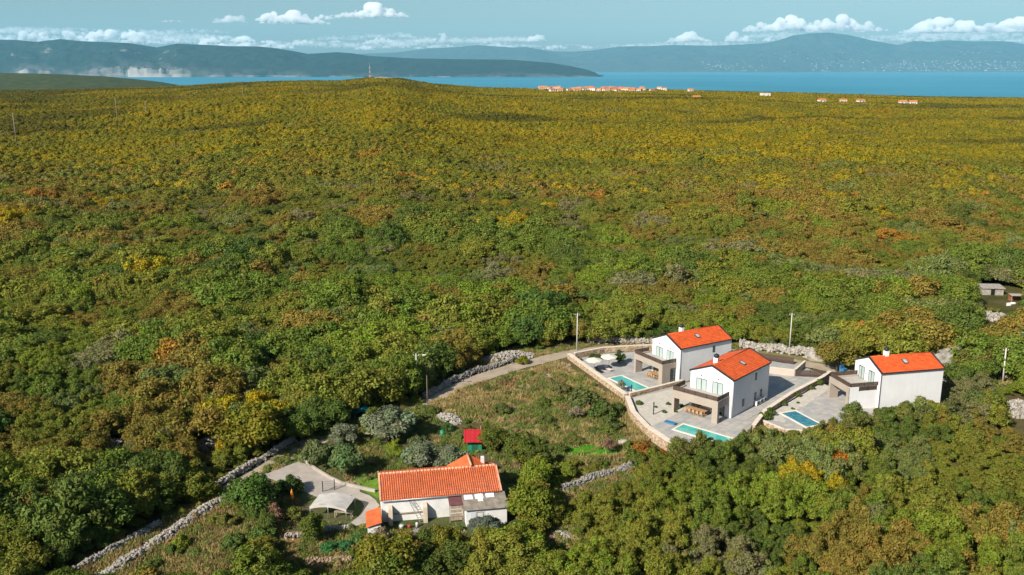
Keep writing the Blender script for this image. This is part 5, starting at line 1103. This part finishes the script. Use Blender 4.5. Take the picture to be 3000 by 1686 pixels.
for k, (x_, y_, rz_, lb) in enumerate(((113.2,199.6,.5,'white plastic boat hull left on the ground by the hut'),(119.8,200.6,-.2,'grey folded sheet metal by the scrap shelter'))):
    f = MB(); f.add([(-1.4,0,.1),(-.6,-.5,.15),(1.2,-.45,.1),(1.4,0,.2),(1.2,.45,.1),(-.6,.5,.15),(-1.5,0,.75),(-.6,-.6,.6),(1.3,-.55,.55),(1.5,0,.6),(1.3,.55,.55),(-.6,.6,.6)], [(0,5,4,3,2,1),(0,1,7,6),(1,2,8,7),(2,3,9,8),(3,4,10,9),(4,5,11,10),(5,0,6,11)])
    o = f.build('boat_hull' if k == 0 else 'sheet_metal', WHITE if k == 0 else STEEL, None, (x_, y_, zt1(x_, y_)), rz_); tag(o, lb, 'boat' if k == 0 else 'metal sheet')

# ================================================================ far village, tower, coast
VW = [M('village_wall_%d' % i, c_, .9, .1, .2) for i, c_ in enumerate(((.60,.53,.44),(.52,.40,.28),(.62,.58,.53)))]; VR = [M('village_roof_%d' % i, c_, .8, .2, .3) for i, c_ in enumerate(((.46,.16,.06),(.40,.15,.07),(.50,.19,.075)))]
rgv = np.random.default_rng(77)
def far_house(px_, py_, d_, w_, l_, h_, rz_, label, group, wi=0, flat=False, base_z=None):
    x_ = (px_-1500)*d_*COSP/FPX; zg = zt1(x_, d_); zt_ = CAMH - d_*tan(dep(py_)); e = empty('village_house', (x_, d_, zg), rz_); tag(e, label, 'house', group)
    zb = .8
    f = MB(); f.box(-l_/2,l_/2,-w_/2,w_/2,-1,zb+h_); f.build('wall', VW[wi], e)
    if flat: f = MB(); f.box(-l_/2-.2,l_/2+.2,-w_/2-.2,w_/2+.2,zb+h_,zb+h_+.4); f.build('roof', VW[wi], e)
    else:
        f = MB(); a, b_, z0_, z1_ = l_/2+.4, w_/2+.4, zb+h_-.1, zb+h_+w_*.24
        f.add([(-a,-b_,z0_),(a,-b_,z0_),(a,b_,z0_),(-a,b_,z0_),(-a,0,z1_),(a,0,z1_)], [(0,1,5,4),(2,3,4,5),(1,2,5),(3,0,4),(3,2,1,0)]); f.build('roof', VR[rgv.integers(3)], e)
    for k in range(2):
        f = MB(); xw = (-.25 + .5*k)*l_; f.box(xw-.6, xw+.6, -w_/2-.06, -w_/2+.05, zb+h_*.45, zb+h_*.45+1.4); f.build('window', FRAMEM, e)
VG = 'houses of the far hilltop village'
vill = []
for i in range(66):
    px_ = np.clip(rgv.normal(1800, 85), 1590, 2060) if i < 48 else rgv.uniform(1575, 1720)
    vill.append((float(px_), 254 + rgv.uniform(-6, 11) + (2 if px_ > 1900 else 0)))
for i, (px_, py_) in enumerate(sorted(vill)):
    far_house(px_, py_, 1390 + (264 - py_) * 9, rgv.uniform(4.5,6.5), rgv.uniform(6,9), rgv.uniform(4,5.5), rgv.uniform(-.5,.5), 'small terracotta-roofed house in the far hilltop village, ' + NTH(i + 1), VG, rgv.integers(3))
far_house(2247, 262, 1330, 8, 13, 5.5, .1, 'large white flat-roofed building alone right of the far village', 'outlying far houses', 2, True)
for px_, py_, lb in ((2415,280,'lone orange-roofed house, first right of the white building'),(2478,279,'bright orange-roofed house, second right of the white building'),(2530,281,'orange-roofed house, third right of the white building'),(2655,282,'low orange-roofed house, left of the last far one'),(2685,281,'last orange-roofed house at the far right'),(2045,268,'white house at the right end of the far village')):
    far_house(px_, py_, 1200, 7, 9, 4.2, rgv.uniform(-.3,.3), lb, 'outlying far houses', rgv.integers(3))
tw = empty('radio_mast', ((1083-1500)*1490*COSP/FPX, 1490, zt1((1083-1500)*1490*COSP/FPX, 1490)), .3); tag(tw, 'red and white lattice radio mast on the hill', 'mast')
RW = [M('mast_red', (.34,.09,.06), .7, .1), M('mast_white', (.45,.45,.45), .7, .1)]; HT_, w0_ = 21., 1.2
for k in range(6):
    f = MB(); z0_, z1_ = HT_*k/6, HT_*(k+1)/6; a0, a1 = w0_*(1-.75*k/6), w0_*(1-.75*(k+1)/6); q0 = [(a0,a0),(-a0,a0),(-a0,-a0),(a0,-a0)]; q1 = [(a1,a1),(-a1,a1),(-a1,-a1),(a1,-a1)]
    for i in range(4): f.bar((*q0[i],z0_),(*q1[i],z1_),.2); f.bar((*q0[i],z0_),(*q1[(i+1)%4],z1_),.12); f.bar((*q1[i],z1_),(*q1[(i+1)%4],z1_),.18)
    f.build('mast_section', RW[k % 2], tw)
f = MB(); f.tube([(0,0,HT_),(0,0,HT_+4)], .15, 6); f.build('antenna', RW[1], tw)
for a in (.3, 2.4): f = MB(); f.tube([(.6*cos(a),.6*sin(a),HT_*.8),(1.1*cos(a),1.1*sin(a),HT_*.8)], [.7,.7], 12); f.build('dish', RW[1], tw)
boulder('bare pale rock face on the crest below the radio mast', (1120-1500)*1440*COSP/FPX, 1440, 15, 7, 4.2, 8, STONE2)
# towns on the far shore: too small to tell the houses apart
V, F_, n = [], [], 0; FX, FY, FZ, FPXS, FVV = FARM
for (p0_, p1_, v0_, v1_, nn) in ((2650,3000,.01,.2,170),(2380,2700,.01,.16,50),(2060,2230,.01,.14,40),(2030,2110,.1,.2,14),(2800,2960,.35,.42,12),(2100,2700,.05,.4,40)):
    for i in range(nn):
        a_ = int(np.argmin(abs(FPXS - rgv.uniform(p0_, p1_)))); b__ = int(np.argmin(abs(FVV - rgv.uniform(v0_, v1_)))); b__ = max(2, b__); t_ = rgv.random()
        x_, d_, z_ = [q[a_, b__]*(1-t_) + q[min(a_+1, len(FPXS)-1), b__]*t_ for q in (FX, FY, FZ)]; s_x = rgv.uniform(8, 20); s_z = rgv.uniform(5, 11)
        mb = MB().box(x_-s_x, x_+s_x, d_-15, d_+25, z_-25, z_+s_z); V += mb.v; F_ += [tuple(q + n for q in f_) for f_ in mb.f]; n += 8
o = bpy.data.objects.new('far_town', npmesh('far_town', V, F_, M('far_town_wall', (.62,.60,.56), .9, .1, .01))); link(o); tag(o, 'white specks of towns along the far mainland shore', kind='stuff')

# ================================================================ planted trees and shrubs
def T(name, x, y, R, zs, kind, col, label, cat='tree', group=None, z=0., rz=None, mul=1.):
    c_ = np.array(PAL[col]) * mul if isinstance(col, str) else np.array(col)
    return tree_obj(name, (x, y, z + zt1(x, y)), R, zs, rgG.uniform(0, 6.28) if rz is None else rz, kind, c_, label, cat, group)
OL = (.15,.175,.095)
T('tree', 2.5, 97.6, 2.95, 1.08, 2, (.125,.145,.016), 'large round olive-green tree right of the old house')
T('tree', -13.2, 84.4, 3.7, 1.0, 3, (.15,.145,.016), 'big round yellow-green tree at the bottom edge in front of the old house')
T('tree', -8.0, 90.6, 1.75, 1.15, 5, (.15,.145,.022), 'ragged slim tree directly in front of the old house wall')
T('olive_tree', -17.8, 122.9, 3.9, .85, 11, OL, 'largest silvery olive tree, behind the old house'); T('olive_tree', -24.0, 121.1, 2.2, .95, 12, OL, 'small silvery olive tree left of the largest olive')
T('olive_tree', -26.7, 113.9, 2.2, 1.1, 12, (.115,.145,.05), 'round grey-green olive tree at the top of the concrete yard'); T('olive_tree', -21.9, 111.2, 2.45, 1.2, 11, (.10,.15,.05), 'tall bright-green olive tree behind the lawn')
T('olive_tree', -12.2, 113.3, 2.7, .9, 11, OL, 'silvery olive tree just above the old house roof'); T('olive_tree', -8.8, 113.2, 2.4, .85, 12, OL, 'low silvery olive tree right of the one above the old roof')
T('tree', -16.0, 116.2, 1.5, 1.15, 4, (.17,.21,.02), 'small bright lime-green citrus tree between the olive trees')
T('tree', -2.6, 118.9, 2.2, 1.05, 1, (.10,.12,.018), 'dark bushy tree right of the red-roofed shed'); T('tree', .9, 114.9, 2.5, .95, 0, (.085,.11,.018), 'dark rounded tree below the meadow behind the old house'); T('tree', 3.6, 113.2, 1.9, .95, 6, (.09,.11,.02), 'dark ragged tree left of the bright green lawn')
T('tree', -36.4, 118.1, 4.8, .95, 1, (.145,.14,.014), 'largest yellow-olive tree left of the lane end'); T('tree', -31.2, 100.6, 3.3, .95, 2, (.07,.12,.022), 'broad dark green tree at the left of the concrete yard'); T('bush', -28.2, 106.0, 1.8, 1.1, 9, (.06,.10,.02), 'dark green bush at the edge of the concrete yard', 'bush')
T('tree', -22.4, 93.8, 1.7, 1.35, 0, (.10,.13,.02), 'small tree with a bare trunk below the carport'); T('bush', 1.9, 157.8, 1.25, .95, 8, (.16,.16,.015), 'clipped round bush on the white rubble heap', 'bush')
T('bush', 19.6, 157.8, 1.15, 1.25, 6, (.05,.085,.018), 'tall dark green shrub behind the right parasol', 'bush'); T('bush', 15.4, 160.4, 1.25, .8, 9, (.055,.09,.018), 'low dark shrub behind the left parasol', 'bush'); T('bush', 12.2, 159.6, .7, .9, 8, (.05,.085,.018), 'small dark shrub in the corner of the parasol terrace', 'bush')
for k, (x, y, R, kd, col, lb) in enumerate(((11.2,136.6,2.5,8,(.10,.12,.035),'broad green shrub in the upper right of the meadow'),(8.5,142.6,1.7,9,(.13,.125,.04),'dry olive shrub near the red earth of the meadow'),(13.9,131.2,2.2,10,(.07,.105,.022),'dark green shrub in the meadow beside the middle villa wall'),(15,127.2,1.7,8,(.09,.115,.03),'green shrub low along the middle villa wall'),(9.8,130.6,1.3,14,(.24,.20,.12),'pale dried-out thistle bush in the middle of the meadow'),(5.2,129.2,1.3,9,(.11,.125,.03),'olive shrub at the lower left of the meadow'),(-1.6,133.4,1.4,8,(.10,.12,.03),'green shrub in the meadow left part'),(16.2,133.8,1.5,9,(.08,.10,.025),'dark shrub against the cream wall of the middle villa'),(13.6,118.4,1.2,14,(.20,.12,.075),'reddish bare shrub beside the bright green lawn'),(18.2,118.4,1.5,9,(.24,.11,.02),'orange-brown shrub below the middle villa wall'),(20.6,117.2,1.0,8,(.28,.115,.02),'small orange shrub at the stony corner below the middle villa'),(8.4,114.2,1.0,10,(.15,.15,.025),'yellow-green shrub at the near edge of the bright lawn'),(11.6,114.4,.8,8,(.19,.155,.06),'straw-coloured shrub above the straight grey wall'),(5.6,112.2,1.2,9,(.12,.135,.025),'olive shrub behind the round tree'))):
    T('bush', x, y, R, rgG.uniform(.8, 1.05), kd, col, lb, 'bush')
T('tree', 42.1, 110.2, 2.2, 1.25, 1, (.33,.115,.012), 'rust-orange rounded tree in the thicket below the right villa')
for x, y, R, zs_, kd, col, lb in ((51.4,128.6,2.0,1.0,5,(.10,.13,.03),'ragged tree in front of the right villa deck'),(59.4,128.8,1.7,1.15,4,(.14,.14,.03),'slim yellow-green tree against the right villa long wall'),(62.8,129.2,2.2,.95,1,(.105,.115,.03),'rounded tree against the middle of the right villa long wall'),(66.4,129.2,2.4,.9,6,(.10,.105,.035),'brownish tree at the rear corner of the right villa'),(55.6,127.0,1.5,.9,9,(.085,.13,.022),'bright green shrub at the front corner of the right villa'),(57.9,153.6,4.0,.95,1,(.15,.125,.022),'large spreading oak with a pale trunk above the gates'),(81.1,150.2,3.4,.95,3,(.125,.105,.025),'large brown-green oak right of the right villa'),(88,150.6,4.2,.95,0,(.075,.11,.022),'large green tree behind the leaning pole'),(73.8,133.6,3.0,.8,2,(.10,.12,.035),'wide shrubby tree right of the right villa')):
    T('tree', x, y, R, zs_, kd, col, lb)
for x, y, R, zs_, kd, lb in ((29.4,115.2,1.25,1.45,4,'slender tree before the right end of the half-hidden pool'),(25.6,115.6,1.35,1.8,5,'slender tree before the middle of the half-hidden pool'),(33.6,117.6,1.6,1.4,6,'slender tree right of the half-hidden pool'),(35.4,120.4,1.15,1.6,13,'half-bare slim tree at the front corner of the middle villa'),(43.6,120.0,1.4,1.75,4,'slender tree before the right end of the dark teal pool'),(39.6,119.0,1.25,1.5,7,'slender tree before the dark teal pool'),(48.6,122.0,1.7,1.5,5,'ragged tree right of the dark teal pool'),(37.0,118.8,1.4,1.3,6,'ragged tree below the low cream wall'),(51.2,124.2,1.5,1.3,6,'ragged tree below the right corner of the right villa terrace'),(46.0,121.4,1.4,1.7,7,'slender tree between the dark teal pool and the thicket'),(41.8,119.8,1.2,1.45,5,'slender tree below the middle of the low cream wall'),(38.4,120.8,1.2,1.0,4,'slender tree below the left end of the low cream wall'),(32.2,116.2,1.3,1.15,7,'slender tree below the stony corner of the middle villa terrace'),(53.6,126.0,1.3,1.3,4,'slim tree below the right villa front corner'),(22.9,115.2,1.7,1.4,1,'bushy tree before the left end of the half-hidden pool')):
    T('tree', x, y, R, zs_, kd, (.125,.135,.03), lb)
# more growth on the right and lower sides of the meadow
rgm = np.random.default_rng(321); MG = 'wild shrubs scattered over the meadow'
MS = []
for k in range(34):
    u_, v_ = rgm.random(2); x = 6 + 12 * u_ - 3.0 * v_; y = 117.5 + 22 * v_ - 2 * u_
    if not inside(np.array(x), np.array(y), FIELD) or math.hypot((x-10.4)/5.5, (y-119)/2.6) < 1 or math.hypot((x-2.5)/3.6, (y-139.5)/2) < 1: continue
    MS.append((x / y, x, y))
for k, (_, x, y) in enumerate(sorted(MS)):
    T('bush', x, y, rgm.uniform(.6, 1.5), rgm.uniform(.75, 1.1), 8 + k % 3, [(.10,.125,.03),(.085,.115,.025),(.13,.13,.035),(.11,.14,.025)][k % 4], 'wild green shrub among the dry meadow grass, ' + NTH(k + 1), 'bush', MG)
for k in range(9):
    x = -6 + 1.6*k + rgm.uniform(-.5, .5); y = 126 - .95*k + rgm.uniform(-.8, .8)
    T('bush', x, y, rgm.uniform(.7, 1.4), rgm.uniform(.8, 1.1), 8 + k % 3, [(.085,.115,.022),(.11,.13,.028)][k % 2], 'wild green shrub along the lower left edge of the meadow, ' + NTH(k + 1), 'bush', 'wild shrubs along the lower edge of the meadow')
# terrace planting
for k, (x, y, R, kd, lb) in enumerate(((38.2,128.6,1.0,9,'dense dark shrub at the near end of the reddish wall'),(39.5,130.3,.9,8,'bright green shrub, second along the reddish wall'),(42.6,134.3,.6,8,'round shrub, third along the reddish wall'),(46.2,138.3,.55,9,'small shrub, fourth along the reddish wall'),(49.4,141.7,.55,8,'small shrub, fifth along the reddish wall'),(51.4,143.9,.75,10,'bushy shrub at the far end of the reddish wall'),(24.6,134.4,.42,8,'first small shrub in the gravel bed left of the middle villa'),(26.4,133.6,.45,9,'second small shrub in the gravel bed left of the middle villa'),(23.4,131,.4,8,'third small shrub in the gravel bed left of the middle villa'),(25.2,131.2,.32,9,'fourth tiny shrub in the gravel bed left of the middle villa'),(22.4,133.2,.3,8,'fifth tiny shrub in the gravel bed left of the middle villa'),(20.0,134.6,.6,9,'dark shrub in the upper corner of the middle villa plot'),(43.6,132.6,.28,8,'tiny plant in the gravel by the dark teal pool'),(45.2,135.2,.26,9,'tiny plant in the gravel farther from the dark teal pool'))):
    T('bush', x, y, R, 1.0, kd, (.085,.12,.025), lb, 'bush', 'planted shrubs on the villa terraces', 1.0)
T('bush', 18.2, 143.2, .9, 1.3, 13, (.22,.23,.15), 'pale feathery shrub beside the parasol pool', 'bush')
# kitchen garden and yard plants
for k, (x, y, R, kd, col, lb) in enumerate(((-20.5,91.6,1.0,8,(.05,.16,.05),'leafy blue-green vegetable plants, left clump below the carport'),(-18.8,92.4,.9,9,(.05,.16,.05),'leafy blue-green vegetable plants, middle clump below the carport'),(-17.6,93.6,.8,8,(.06,.17,.05),'leafy blue-green vegetable plants, right clump below the carport'),(-17.2,95.6,.6,9,(.06,.15,.04),'small green plant below the lean-to'),(-14.6,92.2,1.5,13,(.19,.15,.09),'grey twiggy shrub before the lean-to'),(-26.2,99.4,1.2,10,(.14,.15,.03),'yellow-green shrub in front of the carport'),(-28.2,98.2,1.3,13,(.20,.12,.07),'reddish twiggy shrub left of the carport'),(-28.6,94,1.6,8,(.09,.14,.03),'green shrub in the lower garden'),(-2.9,95.3,1.7,11,(.10,.12,.085),'blue-grey rosemary-like shrub under the annex window'),(-4.2,96.2,1.0,12,(.11,.13,.10),'smaller blue-grey shrub beside the annex corner'),(-31.4,92.6,1.4,9,(.10,.14,.03),'green shrub at the lower left garden edge'),(-33.6,97.6,1.3,8,(.13,.13,.03),'olive shrub beside the broad stone wall'),(-9.6,126.6,1.0,9,(.06,.12,.03),'dark green garden shrub by the pale rubble heap'),(-7.2,122.4,.9,8,(.10,.16,.03),'green garden shrub left of the red-roofed shed'),(-3.4,112.6,1.2,9,(.06,.11,.025),'glossy dark shrub right of the rear wing'),(-16.6,108.6,.5,8,(.10,.16,.03),'small shrub at the old house corner'),(-24.6,117.6,1.4,9,(.10,.115,.05),'grey-green shrub between the olives'),(-13.6,121.4,1.3,8,(.10,.125,.05),'grey-green shrub right of the largest olive'),(-20.6,127.6,2.0,6,(.10,.125,.025),'dark tree behind the largest olive'),(-27.4,127.2,1.8,5,(.09,.105,.02),'dark tree left of the turquoise shelter'),(-14.6,129.6,1.6,8,(.10,.125,.03),'green shrub below the lane bend'),(-12.4,133.6,1.1,9,(.11,.13,.03),'olive shrub beside the slim timber pole'))):
    T('bush' if R < 1.75 else 'tree', x, y, R, rgG.uniform(.85, 1.1), kd, col, lb, 'bush' if R < 1.75 else 'tree')

# --- weeds, grass and low scrub in the open ground
tuft = []
for k in range(4):
    rg = np.random.default_rng(400 + k); n = 70; P = np.stack([rg.normal(0, .35, n), rg.normal(0, .35, n), np.zeros(n)], 1); D = np.stack([rg.normal(0, .4, n), rg.normal(0, .4, n), np.ones(n)], 1); D /= np.linalg.norm(D, axis=1)[:, None]
    H_ = rg.uniform(.25, .7, n)[:, None]; S_ = np.cross(D, rg.standard_normal((n, 3))); S_ /= np.linalg.norm(S_, axis=1)[:, None]
    V = np.stack([P - S_*.05, P + S_*.05, P + D*H_ + S_*.012, P + D*H_ - S_*.012], 1).reshape(-1, 3); me = npmesh('grass_tuft', V, np.arange(4*n).reshape(n, 4), LEAF)
    a = me.attributes.new('leafcol', 'FLOAT_COLOR', 'POINT'); c3 = np.repeat(rg.uniform(.7, 1.3, (n, 1)), 4, 0); a.data.foreach_set('color', np.concatenate([np.repeat(c3, 3, 1), np.ones((4*n, 1))], 1).astype(np.float32).ravel()); tuft.append(me)
lib_ = tuft + [NEAR[8][0], NEAR[9][0], NEAR[10][0], NEAR[13][0]]
def weeds(name, label, poly, n, seed, wts, smin=.5, smax=1.3, bush=.12):
    rg = np.random.default_rng(seed); P = np.array(poly); x = rg.uniform(P[:, 0].min(), P[:, 0].max(), n*3); y = rg.uniform(P[:, 1].min(), P[:, 1].max(), n*3); k = inside(x, y, poly)
    x, y = x[k][:n], y[k][:n]; n = len(x); dn = fbm(x, y, 5, seed, 3); keep = rg.random(n) < np.clip((dn - .28) * 3, .08, 1); keep &= ~((np.hypot((x-10.4)/6, (y-119.0)/2.4) < 1) & (rg.random(n) < .97)); keep &= rg.random(n) > np.clip((y - 141) / 9, 0, .72) * (x > -10) * (y < 161); keep &= ~((np.hypot((x-2.5)/3.4, (y-139.5)/1.6) < 1) & (rg.random(n) < .8)); x, y = x[keep], y[keep]; n = len(x)
    kd = np.where(rg.random(n) < bush, rg.integers(4, 8, n), rg.integers(0, 4, n)); s = np.where(kd < 4, rg.uniform(smin, smax, n), rg.uniform(.18, .55, n))
    pc = np.array([(.24,.18,.075),(.15,.15,.04),(.10,.135,.03),(.20,.13,.06),(.075,.11,.025)]); g = fbm(x, y, 7, seed + 4, 3); q = np.clip(((g - .3) * 8 + rg.normal(0, 1.0, n)), 0, 4.99).astype(int) if wts is None else rg.choice(5, n, p=wts)
    scatter(name, label, lib_, np.stack([x, y, zt(x, y) + .01], 1), rg.uniform(0, 6.28, n), np.stack([s, s, s*rg.uniform(.6, 1.1, n)], 1), kd, pc[q] * 1.4 * rg.uniform(.75, 1.2, (n, 1)))
weeds('meadow_grass', 'dry grass and weeds of the meadow', FIELD, 5600, 61, None)
weeds('verge_grass', 'rough grass along the lane verges', [(-17,142),(-13,151),(-6,161),(2,169),(14,172),(30,174),(48,171),(60,166),(60,162),(46,165.5),(30,170),(14,168),(2,160.5),(-8,150.5),(-14,142)], 2300, 62, None, .4, 1.0, .05)
weeds('garden_weeds', 'weeds and low growth in the old house garden', [(-34,109),(-32,121),(-27,124),(-24,133),(-15,138),(-9,127),(-3,121),(3,112),(-1,108),(-16,106.5),(-22,109.5),(-27,114),(-30,116)], 2200, 63, [.1,.2,.35,.1,.25], .4, 1.0, .2)
weeds('lower_garden_weeds', 'weeds and low growth below the old house', [(-34,107),(-29,106),(-26.5,104),(-24.5,98),(-17,97),(0,96),(1,90),(-12,88),(-30,86),(-36,86)], 2600, 64, [.25,.25,.25,.1,.15], .4, 1.1, .2)
weeds('scrub_grass', 'dry scrub grass between the lower left walls', [(-48,85),(-42,98),(-36,107),(-34,105),(-33,99),(-31,92),(-31,84)], 1900, 65, [.45,.25,.1,.15,.05], .5, 1.3, .1)
weeds('stony_verge', 'thin grass around the right villa and its lane', [(58,160),(70,156),(84,160),(90,156),(88,146),(76,147),(70,143),(66,146),(58,152)], 700, 66, [.4,.3,.15,.1,.05], .4, .9, .08)
weeds('thicket_grass', 'rough grass beside the straight grey wall', [(3,99),(5,106),(8,110),(14,114),(18,114),(17,109),(11,105),(8,100),(8,92),(3,92)], 900, 67, [.25,.3,.25,.1,.1], .5, 1.2, .3)
